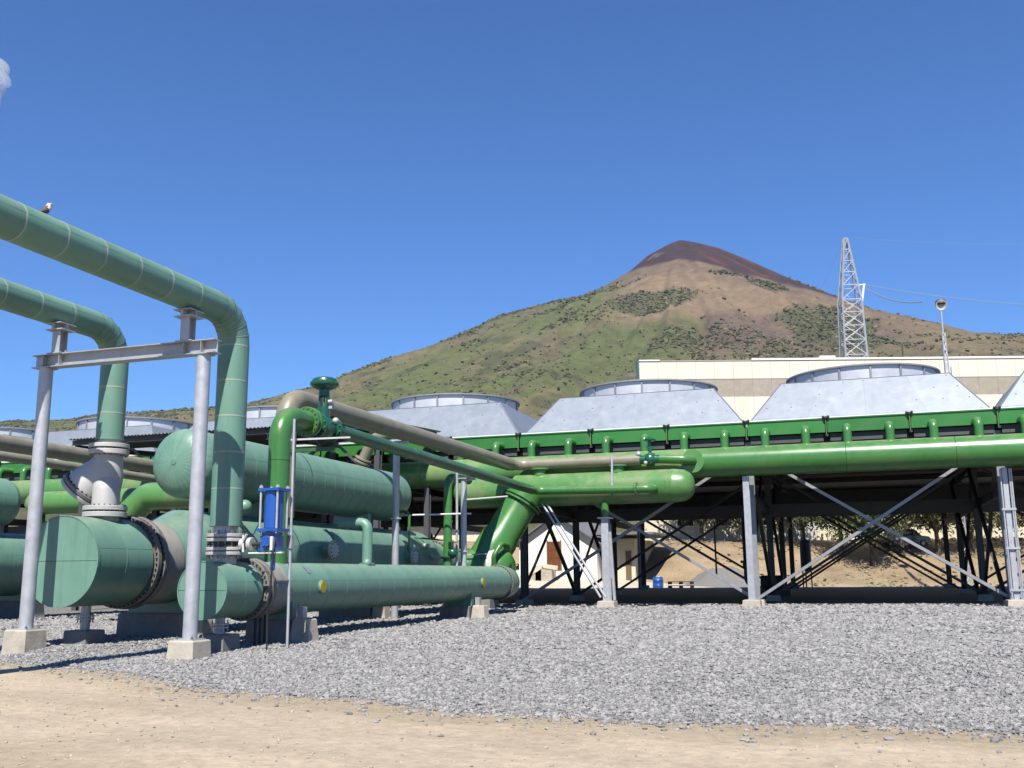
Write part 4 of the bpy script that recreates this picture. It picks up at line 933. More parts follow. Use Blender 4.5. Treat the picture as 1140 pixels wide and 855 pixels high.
for dx in (-.17, .17, .24): b = MB(); b.cyl((6.25 + dx, 46.45, z0 + .2), (6.25 + dx, 46.45, 5.9), .035, seg=10); b.build('conduit', 'galv', t)
for zz in (.9, 2.6, 4.2): b = MB(); b.box((6.28, 46.43, zz), (.54, .06, .09)); b.build('strap', 'galv', t, smooth=0)

# inclined duct and drum
t = thing('exhaust_duct', (-15.5, 43.5, 1), 'fat bright green inclined duct dropping from the manifold to a low drum', 'duct')
p0 = V((-14.35, 44.6, 5.1)); p1 = V((-15.9, 43.6, 2.2)); dd = (p1 - p0)
b = MB(); b.sweep([p0 - dd * .1, p0 + dd * .55, p0 + dd * .62, p1 + dd * .1], [.80, .80, .88, .88], 36); b.build('duct', 'pipe_green', t)
flange(t, p0 + dd * .06, dd, .96, .09, .5, 30, 'pipe_green', 'dark_bolt', br=.03); flange(t, p0 + dd * .015, dd, .96, .08, .5, 0, 'pipe_green')
b = MB(); b.lathe([(0, 0), (0, .88), (3.0, .88), (3.3, .84), (3.6, .66), (3.75, .4), (3.8, 0)], (-18.2, 43.4, 2.0), (1, 0, 0), 40); b.build('drum', 'pipe_green', t)
for (x_, m_) in ((-15.45, 'silver'), (-16.9, 'pipe_green')): b = MB(); b.lathe([(0, .88), (0, .905), (.26, .905), (.26, .88)], (x_, 43.4, 2.0), (1, 0, 0), 40); b.build('drum_band', m_, t)
b = MB(); b.sweep(arc([(-15.0, 42.55, 1.6), (-15.0, 42.3, 2.5), (-14.75, 42.6, 3.05), (-14.7, 43.4, 3.0)], .3, 5), .11, 14); b.build('bypass_tube', 'pipe_green', t)
b = MB(); b.bar((-18.2, 42.48, 2.55), (-15.4, 42.48, 2.62), .05, .05); b.bar((-18.2, 42.48, 1.75), (-15.2, 42.48, 1.7), .05, .05); b.build('drum_rail', 'silver', t)
for x_ in (-17.4, -15.6): plinth(t, x_, 43.4, 0, 1.25, .5, 1.2, 'concrete_grey')

# posts, risers and handrail at the end of the exchangers
def post(x, y, zt, r, label, m='galv', name='pipe_post', cat='post', elbow=None):
    t = thing(name, (x, y, 0), label, cat)
    b = MB(); b.cyl((x, y, 0.05), (x, y, zt), r, seg=18); b.build('pole', m, t)
    b = MB(); b.box((x, y, zt + .02), (r * 3, r * 3, .04)); b.build('top_plate', m, t, smooth=0)
    b = MB(); b.lathe([(0, r), (0, r * 1.6), (.05, r * 1.6), (.05, r)], (x, y, zt - 2.75), (0, 0, 1), 18); b.build('collar', m, t)
    return t
t = post(-13.92, 35.9, 5.30, .115, 'grey post holding the dark green pipe, near the yellow-disc end')
b = MB(); b.bar((-13.92, 35.9, 5.28), (-13.45, 35.9, 5.3), .1, .1); b.build('bracket', 'galv', t)
t = post(-15.35, 32.9, 6.42, .125, 'taller grey post holding the tan pipe beside the round-ended vessel')
b = MB(); b.bar((-15.35, 32.9, 6.42), (-14.9, 32.9, 6.42), .12, .1); b.build('bracket', 'galv', t)
t = thing('green_riser', (-15.1, 37.2, 2), 'upright bright green riser pipe with rounded top beyond the round-ended vessel', 'pipe')
b = MB(); b.sweep(arc([(-15.1, 37.2, .3), (-15.1, 37.2, 5.55), (-15.1, 39.5, 5.6)], .5, 8), .17, 20); b.build('pipe_run', 'pipe_green', t)
b = MB(); b.cyl((-14.75, 37.3, .3), (-14.75, 37.3, 6.0), .05, seg=10); b.build('conduit', 'galv', t)
flange(t, (-15.1, 37.2, 2.4), (0, 0, 1), .28, .07, .1, 10, 'valve_green', 'steel_bolt')
b = MB(); b.sph((-14.85, 37.1, 2.55), .2); b.lathe([(0, .05), (0, .2), (.03, .2), (.03, .05)], (-14.8, 37.0, 2.95), (0, 0, 1), 16); b.cyl((-14.8, 37.0, 2.5), (-14.8, 37.0, 3.0), .03, seg=8); b.build('hand_wheel', 'valve_green', t)
t = thing('handrail', (-16, 36.5, 2), 'thin pale handrail pipes behind the grey posts', 'handrail')
for (p, q) in (((-17.2, 36.3, 4.02), (-14.0, 36.9, 4.05)), ((-16.6, 36.6, 3.2), (-15.2, 37.0, 3.05)), ((-14.4, 37.3, 4.62), (-13.9, 41.0, 5.0))):
    b = MB(); b.cyl(p, q, .035, seg=10); b.build('rail', 'white_trim' if p[2] > 3.5 else 'dark_pipe_green', t)
b = MB(); b.sweep(arc([(-17.0, 35.6, 4.1), (-15.95, 35.4, 4.1), (-15.95, 35.4, 2.0)], .2, 5), .05, 12); b.build('rail', 'pipe_green', t)
for (p, q) in (((-16.9, 37.4, 2.9), (-15.6, 37.6, 2.3)), ((-15.9, 37.2, 2.85), (-17.2, 37.2, 2.95))):
    b = MB(); b.sweep([p, lerp(p, q, .5), q], .08, 12); b.build('rail', 'silver', t)

# ================================================================== SECOND TRAIN AT THE LEFT
DX = -14.5
t = thing('heat_exchanger', (X2 + DX, 29, 0), 'sage green kettle heat exchanger at the left edge beyond the farther column', 'heat exchanger')
clad_run(t, (X2 + DX, 22, Z2b), (X2 + DX, 40, Z2b), R2b, 18, seg=48, bead=.005, seam='clad')
b = MB(); b.lathe([(0, R2b), (1.4, .8), (1.4, 0)], (X2 + DX, 40, Z2b), (0, 1, 0), 40); b.build('tail_cone', 'clad', t)
b = MB(); b.cyl((X2 + DX + 1.1, 33.4, 2.5), (X2 + DX + 1.5, 33.4, 2.5), .26, seg=20); b.build('nozzle', 'clad', t); flange(t, (X2 + DX + 1.52, 33.4, 2.5), (1, 0, 0), .38, .1, 0, 12, 'silver', 'steel_bolt', 'blind_flange')
b = MB(); b.bar((X2 + DX + 1.5, 33.3, 2.6), (X2 + DX + 1.5, 32.9, 3.3), .05, .05); b.build('lever', 'dark_bolt', t)
for yy in (24.5, 32.2): saddle(t, X2 + DX - 1.2, X2 + DX + 1.5, yy, 0, .85, .7, X2 + DX, Z2b, R2b, 0)
t = thing('pressure_vessel', (XU + DX, 27, 3.5), 'round end of a sage green vessel just inside the left edge', 'vessel')
clad_run(t, (XU + DX, 20.0, ZU - .1), (XU + DX, 31.2, ZU - .1), RU, 16, seg=48, bead=.005, seam='clad')
b = MB(); b.lathe([(0, RU), (.21, RU * .93), (.40, RU * .66), (.50, RU * .2), (.515, 0)], (XU + DX, 31.2, ZU - .1), (0, 1, 0), 40); b.build('dished_end', 'clad', t)
for yy in (23, 29): b = MB(); b.box((XU + DX, yy, 3.55), (1.5, .22, .6), taper=(.9, 1)); b.build('saddle', 'clad', t)
t = thing('tan_pipe', (-29.3, 34, 6), 'tan brown pipe crossing behind the farther column at the left', 'pipe')
b = MB(); b.sweep([(-29.3, 20, 6.62), (-29.3, 45.0, 6.55)], .30, 24); b.build('pipe_run', 'tan', t)
b = MB(); b.sweep(arc([(-29.3, 44, 6.55), (-29.3, 45.1, 6.55), (-23, 45.1, 6.5)], .5, 6), .27, 20); b.build('pipe_run', 'tan', t)
t = thing('condensate_pipe', (-27.6, 34, 5), 'narrow tan pipe just below the thick tan pipe at the left', 'pipe')
b = MB(); b.sweep(arc([(-27.7, 20, 5.95), (-27.7, 43.8, 5.7), (-23, 43.8, 5.6)], .4, 6), .17, 20); b.build('pipe_run', 'tan', t)
t = thing('manifold', (-38, YM, 5), 'pale green manifold seen behind the farther column and check valve', 'manifold')
b = MB(); b.lathe([(0, 0), (.1, .4), (.4, .62), (12.6, .62), (12.9, .5), (13.05, 0)], (-43.5, YM, 5.85), (1, 0, 0), 40); b.build('shell', 'pipe_green_faded', t)
for xx in (-42.5, -36.5, -31.5): b = MB(); b.box((xx, YM, 2.7), (.25, .25, 5.1)); b.build('leg', 'pipe_green', t, smooth=0)
t = thing('flanged_elbow', (-23.5, 30, 2), 'yellowish green flanged elbow pipe between the check valve and round-ended vessel', 'pipe')
b = MB(); b.sweep(arc([(-19.3, 30.0, 4.55), (-23.7, 30.0, 4.55), (-25.0, 30.0, 3.45), (-25.0, 30, 1.0)], .5, 3), .48, 28); b.build('pipe_run', 'pipe_green_faded', t)
dq = V((-1.6, 0, -1.35)).normalized(); flange(t, V((-24.5, 30.0, 3.87)), dq, .62, .12, .3, 24, 'pipe_green', 'dark_bolt', br=.03)
t = thing('drain_pipe', (-24.9, 26.5, 0), 'thin bright green upright tube near the left edge', 'pipe')
b = MB(); b.sweep(arc([(-25.2, 23.5, 4.55), (-24.0, 23.5, 4.55), (-24.0, 23.5, 1.1), (-25.5, 23.5, 1.1)], .2, 5), .05, 12); b.build('pipe_run', 'pipe_green', t)

# machine shelter with corrugated roof
t = thing('shelter', (-27.5, 43.5, 0), 'open steel shelter with a dark corrugated roof behind the vessels', 'shelter')
xa_, xb_ = -36.2, -19.3; ya_, yb_ = 39.6, 46.6; za_, zb_ = 8.42, 8.82; NSH = 17
w_ = (xb_ - xa_) / NSH; b = MB(); n_ = 21
for (yy, zz) in ((ya_, za_), (yb_, zb_)):
    for k in range(n_): b.v.append(V((w_ * 1.03 * k / (n_ - 1), yy, zz + .035 * math.cos(k / (n_ - 1) * 5 * 2 * math.pi))))
for k in range(n_ - 1): b.face(k, k + 1, n_ + k + 1, n_ + k)
sh_me = mesh_only(b, 'roof_sheet', ['frame_galv'], 60)
for k in range(NSH): put('roof_sheet', sh_me, t, (xa_ + w_ * k, 0, .006 * (k % 2)))
for yy, zz in ((ya_ + .25, za_ - .17), ((ya_ + yb_) / 2, (za_ + zb_) / 2 - .17), (yb_ - .3, zb_ - .17)):
    b = MB(); b.ibeam((xa_ + .1, yy, zz), (xb_ - .1, yy, zz), .22, .14, .02); b.build('purlin', 'dark_and_shaded_steel', t, smooth=0)
for xx in (-35.8, -30.4, -25.0, -19.8):
    b = MB(); b.ibeam((xx, ya_ + .1, za_ - .42), (xx, yb_ - .1, zb_ - .42), .26, .18, .02); b.build('rafter', 'dark_and_shaded_steel', t, smooth=0)
    for yy in (ya_ + .9, yb_ - .5):
        b = MB(); b.ibeam((xx, yy, 0), (xx, yy, za_ - .5), .26, .26, .025, up=V((0, 1, 0))); b.build('column', 'dark_and_shaded_steel', t, smooth=0)
for i in range(3):
    xx = -35.8 + 5.4 * i
    for (p, q) in (((xx, 40.5, 5.6), (xx + 2.7, 40.5, 7.9)), ((xx + 2.7, 40.5, 7.9), (xx + 5.3, 40.5, 5.6))):
        b = MB(); b.angle(p, q, .12, .02); b.build('brace', 'dark_and_shaded_steel', t, smooth=0)
t = thing('generator', (-24, 43.5, 0), 'dark machinery block standing in the shade of the corrugated shelter', 'machine')
b = MB(); b.box((-24.5, 43.3, 1.4), (7, 2.4, 2.4)); b.box((-24.5, 43.3, 2.7), (5, 1.9, .5)); b.build('casing', 'dark_and_shaded_steel', t, smooth=0)
b = MB(); b.cyl((-30.6, 43.3, 1.9), (-28.0, 43.3, 1.9), 1.0, seg=28, ch=.1); b.build('turbine', 'dark_pipe_green', t)
b = MB(); b.box((-26, 43.3, .15), (11, 2.8, .3)); b.build('skid', 'concrete_grey', t, smooth=0)
for (xx, yy, zz, lb) in ((-15.35, 27.6, 5.9, 'small dark green hand valve peeping over the round-ended vessel'),):
    t = thing('hand_valve', (xx, yy, zz), lb, 'valve')
    b = MB(); b.cyl((xx - .5, yy, zz), (xx + .35, yy, zz), .12, seg=16); b.sph((xx - .1, yy, zz), .2); b.build('body', 'dark_bolt', t)
    b = MB(); b.lathe([(0, .1), (.04, .26), (.30, .28), (.34, 0)], (xx - .1, yy, zz + .05), (0, 0, 1), 16); b.build('bonnet', 'valve_green', t)

# ================================================================== BUILDINGS
def dpt(l, d, z=0):           # lateral / depth along the viewing azimuth -> world
    return V((R0.x * l + FH.x * d, R0.y * l + FH.y * d, z))
HALL = -18.4
# power house: facade turned parallel to R0
t = thing('power_house', tuple(dpt(28, 105)), 'long cream power house with a brown translucent strip behind the cooler', 'building')
LW0, LW1, DF, ZT = 13.55, 120.0, 105.0, 24.0
def wallbox(l0, l1, d0, d1, z0, z1): 
    b = MB(); b.box(dpt((l0 + l1) / 2, (d0 + d1) / 2, (z0 + z1) / 2), (l1 - l0, d1 - d0, z1 - z0), axes=(R0, FH, ZA)); return b
b = MB(); q0 = [dpt(LW0, DF), dpt(LW1, DF), dpt(LW1, DF + 30), dpt(LW0 * 1.31, DF + 30)]
b.v = [p + V((0, 0, 3.5)) for p in q0] + [p + V((0, 0, ZT - .15)) for p in q0]
for f_ in ((0, 1, 5, 4), (1, 2, 6, 5), (2, 3, 7, 6), (3, 0, 4, 7), (4, 5, 6, 7)): b.face(*f_)
b.build('wall', 'cream', t, smooth=0)
k = 0; l = LW0
while l < 75:
    wallbox(l + .01, l + 1.995, DF - .10, DF, 22.02, ZT).build('wall_panel', 'cream_panel', t, smooth=0)
    if l > LW0 + 3: wallbox(l + .01, l + 1.995, DF - .06, DF, 20.12, 22.0).build('translucent_panel', 'sheet_panel', t, smooth=0)
    wallbox(l + .01, l + 1.995, DF - .09, DF, 14.0, 20.1).build('wall_panel', 'cream_panel', t, smooth=0)
    l += 2.0
wallbox(LW0 - .25, LW0, DF - .2, DF + .3, 3.5, ZT + .1).build('corner_trim', 'teal', t, smooth=0)
wallbox(LW0, LW0 + 2.2, DF - .2, DF + .4, ZT, ZT + .14).build('parapet', 'white_trim', t, smooth=0)
wallbox(LW0 + 2.2, LW0 + 12, DF - .15, DF + .4, ZT - .05, ZT + .06).build('parapet', 'sheet_panel', t, smooth=0)
wallbox(LW0 + 12, LW1, DF - .2, DF + .4, ZT, ZT + .2).build('parapet', 'white_trim', t, smooth=0)
b = MB(); b.cyl(dpt(46.8, DF - .3, 5), dpt(46.8, DF - .3, 23.2), .16, seg=12); b.build('downpipe', 'white_trim', t)
for (l0, l1) in ((33.5, 35.2), (56, 60)):
    wallbox(l0, l1, DF + 2, DF + 3.5, ZT + .1, ZT + .9).build('roof_vent', 'white_trim', t, smooth=0)
for l in (17, 21, 25.5, 31, 36, 41, 46, 51):
    w = wallbox(l, l + 1.6, DF - .07, DF + .02, 6.6, 8.3); w.build('window', 'glass', t, smooth=0)
    wallbox(l - .1, l + 1.7, DF - .12, DF, 6.45, 6.58).build('window_sill', 'white_trim', t, smooth=0)
wallbox(27.4, 31.4, DF - .13, DF, 4.6, 7.6).build('roller_door', 'lamp', t, smooth=0)
# low cream gable house
t = thing('gable_house', (-24.7, 90, 0), 'small cream gabled house with a brown door seen between the dark columns', 'house')
yF = 87.6; zb = .4
def gab(x0, x1, ze, zr, y0, y1):
    b = MB(); xm = (x0 + x1) / 2
    b.v = [V((x0, y0, zb)), V((x1, y0, zb)), V((x1, y0, ze)), V((xm, y0, zr)), V((x0, y0, ze)), V((x0, y1, zb)), V((x1, y1, zb)), V((x1, y1, ze)), V((xm, y1, zr)), V((x0, y1, ze))]
    for f_ in ((0, 1, 2, 3, 4), (9, 8, 7, 6, 5), (1, 6, 7, 2), (5, 0, 4, 9), (2, 7, 8, 3), (3, 8, 9, 4)): b.face(*f_)
    return b
gab(-28.6, -21.4, 4.6, 6.95, yF, yF + 12).build('wall', 'white_wall', t, smooth=0)
xm, zr = -25.0, 6.95
for sg in (-1, 1):
    b = MB(); e = V((xm + sg * 4.2, yF - .6, 4.22)); r_ = V((xm, yF - .6, zr + .06)); n_ = V((0, 13.2, 0)); th = V((0, 0, .12))
    b.v = [e, r_, r_ + n_, e + n_, e + th, r_ + th, r_ + n_ + th, e + n_ + th]
    for f_ in ((0, 1, 2, 3), (7, 6, 5, 4), (0, 4, 5, 1), (1, 5, 6, 2), (2, 6, 7, 3), (3, 7, 4, 0)): b.face(*f_)
    b.build('roof', 'roof_tin', t, smooth=0)
b = MB(); b.box((-25.3, yF - .03, 3.4), (1.16, .1, 2.5)); d_ = b.build('door', 'door_brown', t, smooth=0)
for zz in (2.7, 3.45, 4.15):
    for dx in (-.27, .27): b = MB(); b.box((-25.3 + dx, yF - .095, zz), (.40, .03, .48)); b.build('door_panel', 'door_brown', d_, smooth=0)
for dx in (-.63, .63): b = MB(); b.box((-25.3 + dx, yF - .05, 3.45), (.10, .16, 2.6)); b.build('door_jamb', 'wood', t, smooth=0)
for k in range(7):
    b = MB(); b.box((-25.9 - .42 * k, yF - .75, (.4 + 2.1 - .26 * k) / 2 + .2), (.42 if k else 1.5, 1.4, 2.1 - .26 * k)); b.build('step', 'concrete', t, smooth=0)
b = MB(); b.bar((-24.6, yF - 1.4, 2.3), (-26.0, yF - 1.4, 2.5), .2, .35); b.bar((-26.0, yF - 1.4, 2.5), (-28.6, yF - 1.4, .9), .2, .35); b.build('stair_wall', 'cream', t, smooth=0)
b = MB(); b.box((-19.9, yF + 6, 2.6), (3.2, 9, 4.4)); b.build('side_wing', 'cream', t, smooth=0)
b = MB(); b.box((-19.0, yF + 5, 5.2), (5.6, 11, .18), rz=0, taper=(1, 1)); b.build('wing_roof', 'roof_tin', t, smooth=0)
b = MB(); b.box((-18.9, yF + 1.46, 2.2), (.5, .08, 3.0)); b.build('post', 'wood', t, smooth=0)
# white house further left
t = thing('white_house', (-47, 100, 0), 'pale house with brown lower wall and windows behind the riser pipes', 'house')
b = MB(); b.box((-44, 103, 4.6), (20, 6, 5.4)); b.build('wall', 'cream', t, smooth=0)
b = MB(); b.box((-44, 99.94, 2.2), (20, .1, 3.0)); b.build('plinth_wall', 'door_brown', t, smooth=0)
b = MB(); b.box((-44, 103, 7.4), (21, 8, .2)); b.build('roof', 'roof_tin', t, smooth=0)
for k in range(8):
    b = MB(); b.box((-52.5 + 2.5 * k, 99.86, 3.2), (1.3, .1, 1.2)); w_ = b.build('window', 'glass', t, smooth=0)
    b = MB(); b.box((-52.5 + 2.5 * k, 99.80, 3.2), (.07, .06, 1.2)); b.box((-52.5 + 2.5 * k, 99.80, 3.2), (1.3, .05, .07)); b.build('frame', 'white_trim', w_, smooth=0)

# pavement strip beyond the cooler shade
b = MB(); xs_ = np.linspace(-45, 30, 40)
for yy in (83.2, 89.0):
    for q in xs_: b.v.append(V((q, yy, float(ground_z(np.array([q]), np.array([yy]))[0]) + .05)))
for k in range(39): b.face(k, k + 1, 40 + k + 1, 40 + k)
o = b.build('pavement', 'concrete', smooth=0); o['kind'] = 'structure'

# ================================================================== TOWER, MAST, WIRES
TD = 1.35
def up_(px, d, z): return V((px, d, z))
tb = dpt(0, 0); TX, TY = 1.36 * TD, 100 * TD
t = thing('lattice_tower', (TX, TY, 8), 'tall galvanised lattice transmission tower on the skyline', 'tower')
ZTW = 45.6; prof = [(6.0, 1.7), (26.0, 1.42), (36.5, 1.22), (45.2, .22)]
def tw(z): return float(np.interp(z, [p[0] for p in prof], [p[1] for p in prof]))
lv = [6, 10, 14, 18, 21.5, 24.5, 27, 29.2, 31.2, 33.1, 34.9, 36.6, 38.6, 40.4, 42.0, 43.6, 45.2]
yaw_t = R(14); ex_ = V((math.cos(yaw_t), math.sin(yaw_t), 0)); ey_ = V((-math.sin(yaw_t), math.cos(yaw_t), 0))
def tp_(i, z): s_ = ((-1, -1), (1, -1), (1, 1), (-1, 1))[i % 4]; w = tw(z); return V((TX, TY, z)) + ex_ * (s_[0] * w) + ey_ * (s_[1] * w)
for i in range(4):
    b = MB()
    for a, c in zip(lv[:-1], lv[1:]): b.bar(tp_(i, a), tp_(i, c), .17, .17)
    b.build('leg', 'galv', t, smooth=0)
for n_, (a, c) in enumerate(zip(lv[:-1], lv[1:])):
    for i in range(4):
        if n_ < 4: continue
        b = MB(); b.bar(tp_(i, c), tp_(i + 1, c), .09, .09); b.build('strut', 'galv', t, smooth=0)
        b = MB(); b.bar(tp_(i, a), tp_(i + 1, c), .09, .09); b.build('diagonal', 'galv', t, smooth=0)
        if c < 38: b = MB(); b.bar(tp_(i + 1, a), tp_(i, c), .09, .09); b.build('diagonal', 'galv', t, smooth=0)
for zz in (38.5, 27.6): b = MB(); b.bar(tp_(1, zz), V(tp_(1, zz)) + ex_ * .9 + V((0, 0, .1)), .12, .12); b.cyl(V(tp_(1, zz)) + ex_ * .7, V(tp_(1, zz)) + ex_ * .2 - V((0, 0, 2.8)), .14, seg=8); b.build('insulator', 'white_trim', t)
def wire(p, q, sag, r, label, m='wire'):
    p = V(p); q = V(q); pts = [lerp(p, q, k / 16) - V((0, 0, sag * 4 * (k / 16) * (1 - k / 16))) for k in range(17)]
    b = MB(); b.sweep(pts, r, 6); o = b.build('power_line', m); tag(o, label, 'wire')
e0 = V(tp_(1, 38.5)) + ex_ * .9
wire(e0, (60, 150, 36), 2.5, .035, 'sagging power line leaving the upper arm of the lattice tower')
wire(e0 + V((0, 0, -.5)), (9.5, 120, 31.9), .7, .07, 'short pale cable loop from the lattice tower towards the lamp mast')
wire(V(tp_(1, 27.6)) + ex_ * .9, (14, 128, 26.3), .8, .06, 'pale cable leaving the lower arm of the lattice tower')
wire((TX, TY, 45.4), (75, 150, 47), 3, .010, 'thin earth wire from the lattice tower top going right')
wire((TX, TY, 45.4), (-12, 150, 26), 1, .010, 'thin earth wire from the lattice tower top dropping left')
b = MB(); pm = (8.0 * 1.0, 120.0); 
t = thing('utility_pole', (6.9, 120, 5), 'short bare pole between the lattice tower and lamp mast', 'pole')
b.cyl((6.9, 120, 5), (6.9, 120, 27.2), .13, .09, seg=10); b.build('pole', 'bark', t); b = MB(); b.box((6.9, 120, 25.0), (.9, .1, .1)); b.build('cross_arm', 'bark', t, smooth=0)
LX, LY = 8.0, 85.0
t = thing('lamp_mast', (LX, LY, 0), 'slender lattice mast topped by a round floodlight', 'lamp')
for i in range(3):
    a = i * 2.094; o3 = V((math.cos(a), math.sin(a), 0)); b = MB(); b.cyl(V((LX, LY, .3)) + o3 * .36, V((LX - .0, LY, 20.4)) + o3 * .14, .055, seg=8); b.build('leg', 'galv', t)
for k in range(26):
    z_ = .6 + k * .76; w0 = .34 - .24 * z_ / 20.4; w1 = .34 - .24 * (z_ + .76) / 20.4
    for i in range(3):
        a = i * 2.094; a2 = (i + 1) * 2.094; b = MB(); b.cyl(V((LX + w0 * math.cos(a), LY + w0 * math.sin(a), z_)), V((LX + w1 * math.cos(a2), LY + w1 * math.sin(a2), z_ + .76)), .035, seg=6); b.build('lacing', 'galv', t)
b = MB(); b.cyl((LX, LY, 20.3), (LX, LY, 22.2), .07, seg=10); b.build('top_pole', 'galv', t)
b = MB(); b.lathe([(0, 0), (.02, .10), (.12, .28), (.28, .42), (.34, .43), (.35, .38), (.30, .30), (.26, 0)], (LX + .05, LY + .2, 22.75), V((0, -1, -.35)), 24); b.build('floodlight', 'lamp', t)
b = MB(); b.lathe([(0, .3), (.1, .44), (.45, .40), (.60, .2), (.62, 0)], (LX + .05, LY + .1, 22.62), V((0, .3, 1)), 20); b.build('hood', 'dark_and_shaded_steel', t)

# ================================================================== THINGS UNDER AND BEHIND THE COOLER
def gzz(x, y): return float(ground_z(np.array([x]), np.array([y]))[0])
t = thing('pipe_post', (-16.1, 80, .4), 'grey lamp pole standing behind the dark columns near the blue drum', 'post')
b = MB(); b.cyl((-16.1, 80, .3), (-16.1, 80, 6.9), .15, .12, seg=14); b.build('pole', 'frame_galv', t)
b = MB(); b.box((-16.1, 80, .5), (.5, .5, .3)); b.build('base_block', 'concrete', t, smooth=0)
t = thing('water_drum', (-15.6, 81.5, .4), 'bright blue plastic drum on the pavement behind the cooler', 'drum')
b = MB(); b.lathe([(0, 0), (0, .38), (.06, .42), (.3, .44), (.34, .46), (.38, .44), (.7, .44), (.74, .46), (.78, .44), (.98, .40), (1.02, .34), (1.02, 0)], (-15.5, 84.5, .45), (0, 0, 1), 24); b.build('body', 'plastic_blue', t)
b = MB(); b.cyl((-15.40, 84.4, 1.46), (-15.40, 84.4, 1.52), .07, seg=12); b.build('bung', 'white_trim', t)
t = thing('pallet_stack', (-13.4, 83.8, .4), 'low stack of wooden pallets beside the blue drum', 'pallet')
for k in range(2):
    z_ = .55 + .32 * k
    for i in range(6): b = MB(); b.box((-13.5, 83.3 + .25 * i, z_ + .2), (2.0, .18, .04)); b.build('slat', 'wood', t, smooth=0)
    for i in range(3): b = MB(); b.box((-14.4 + .9 * i, 83.9, z_ + .08), (.12, 1.4, .18)); b.build('runner', 'wood', t, smooth=0)
t = thing('hoop_pipe', (-11, 80, .4), 'thin black pipe hoop standing beyond the cooler columns', 'pipe')
b = MB(); b.sweep(arc([(-13.6, 80, 6.15), (-10.1, 80, 6.15), (-10.1, 80, 1.4)], .15, 4), .07, 10); b.build('pipe_run', 'dark_and_shaded_steel', t)
b = MB(); b.cyl((-12.0, 80, 6.15), (-12.0, 80, 6.9), .06, seg=10); b.build('upright', 'dark_and_shaded_steel', t)
t = thing('black_tank', (-3.4, 80, .4), 'small black upright tank on thin legs behind the cooler bracing', 'tank')
b = MB(); b.lathe([(0, 0), (.1, .3), (.2, .40), (2.2, .40), (2.35, .3), (2.4, .1), (2.6, .08), (3.4, .06), (3.4, 0)], (-3.4, 80, 1.8), (0, 0, 1), 20); b.build('vessel', 'dark_and_shaded_steel', t)
for i in range(3):
    a = 2.094 * i + .4; b = MB(); b.cyl((-3.4 + .36 * math.cos(a), 80 + .36 * math.sin(a), .3), (-3.4 + .36 * math.cos(a), 80 + .36 * math.sin(a), 2.0), .05, seg=8); b.build('leg', 'dark_and_shaded_steel', t)
t = thing('pump_unit', (-4.9, 66, .4), 'dark pump and pipework standing in the shade below the header', 'pump')
b = MB(); b.cyl((-5.6, 66, 1.1), (-4.2, 66, 1.1), .45, seg=20, ch=.05); b.box((-4.9, 66, .45), (2.2, 1.0, .4)); b.build('motor', 'dark_and_shaded_steel', t)
b = MB(); b.sweep(arc([(-5.9, 66, 1.1), (-6.3, 66, 1.1), (-6.3, 66, 6.4)], .3, 6), .32, 18); b.build('discharge_pipe', 'dark_and_shaded_steel', t)
flange(t, (-6.3, 66, 2.4), (0, 0, 1), .5, .12, .1, 12, 'dark_and_shaded_steel', 'dark_bolt')
b = MB(); b.lathe([(0, .1), (0, .3), (.05, .3), (.05, .1)], (-6.3, 65.3, 2.2), (0, -1, 0), 16); b.cyl((-6.3, 66, 2.2), (-6.3, 65.2, 2.2), .05, seg=8); b.build('hand_wheel', 'dark_and_shaded_steel', t)

# gravel mound
n = 46; xs_ = np.linspace(-16.5, -4.5, n); ys_ = np.linspace(86, 92.5, 24); MX, MY = np.meshgrid(xs_, ys_)
mz = 2.0 * np.exp(-((MX + 10.8) / 3.0) ** 2 - ((MY - 90) / 2.0) ** 2) * (1 + .2 * fbm(MX, MY, 3, 12)) - .15 + ground_z(MX, np.full_like(MY, 86.0))
o = big_mesh('gravel_heap', np.stack([MX, MY, mz], -1).reshape(-1, 3), grid_faces(n, 24), 'gravel_bed', None, True)
tag(o, 'low grey heap of gravel against the dirt bank behind the cooler', 'gravel heap')

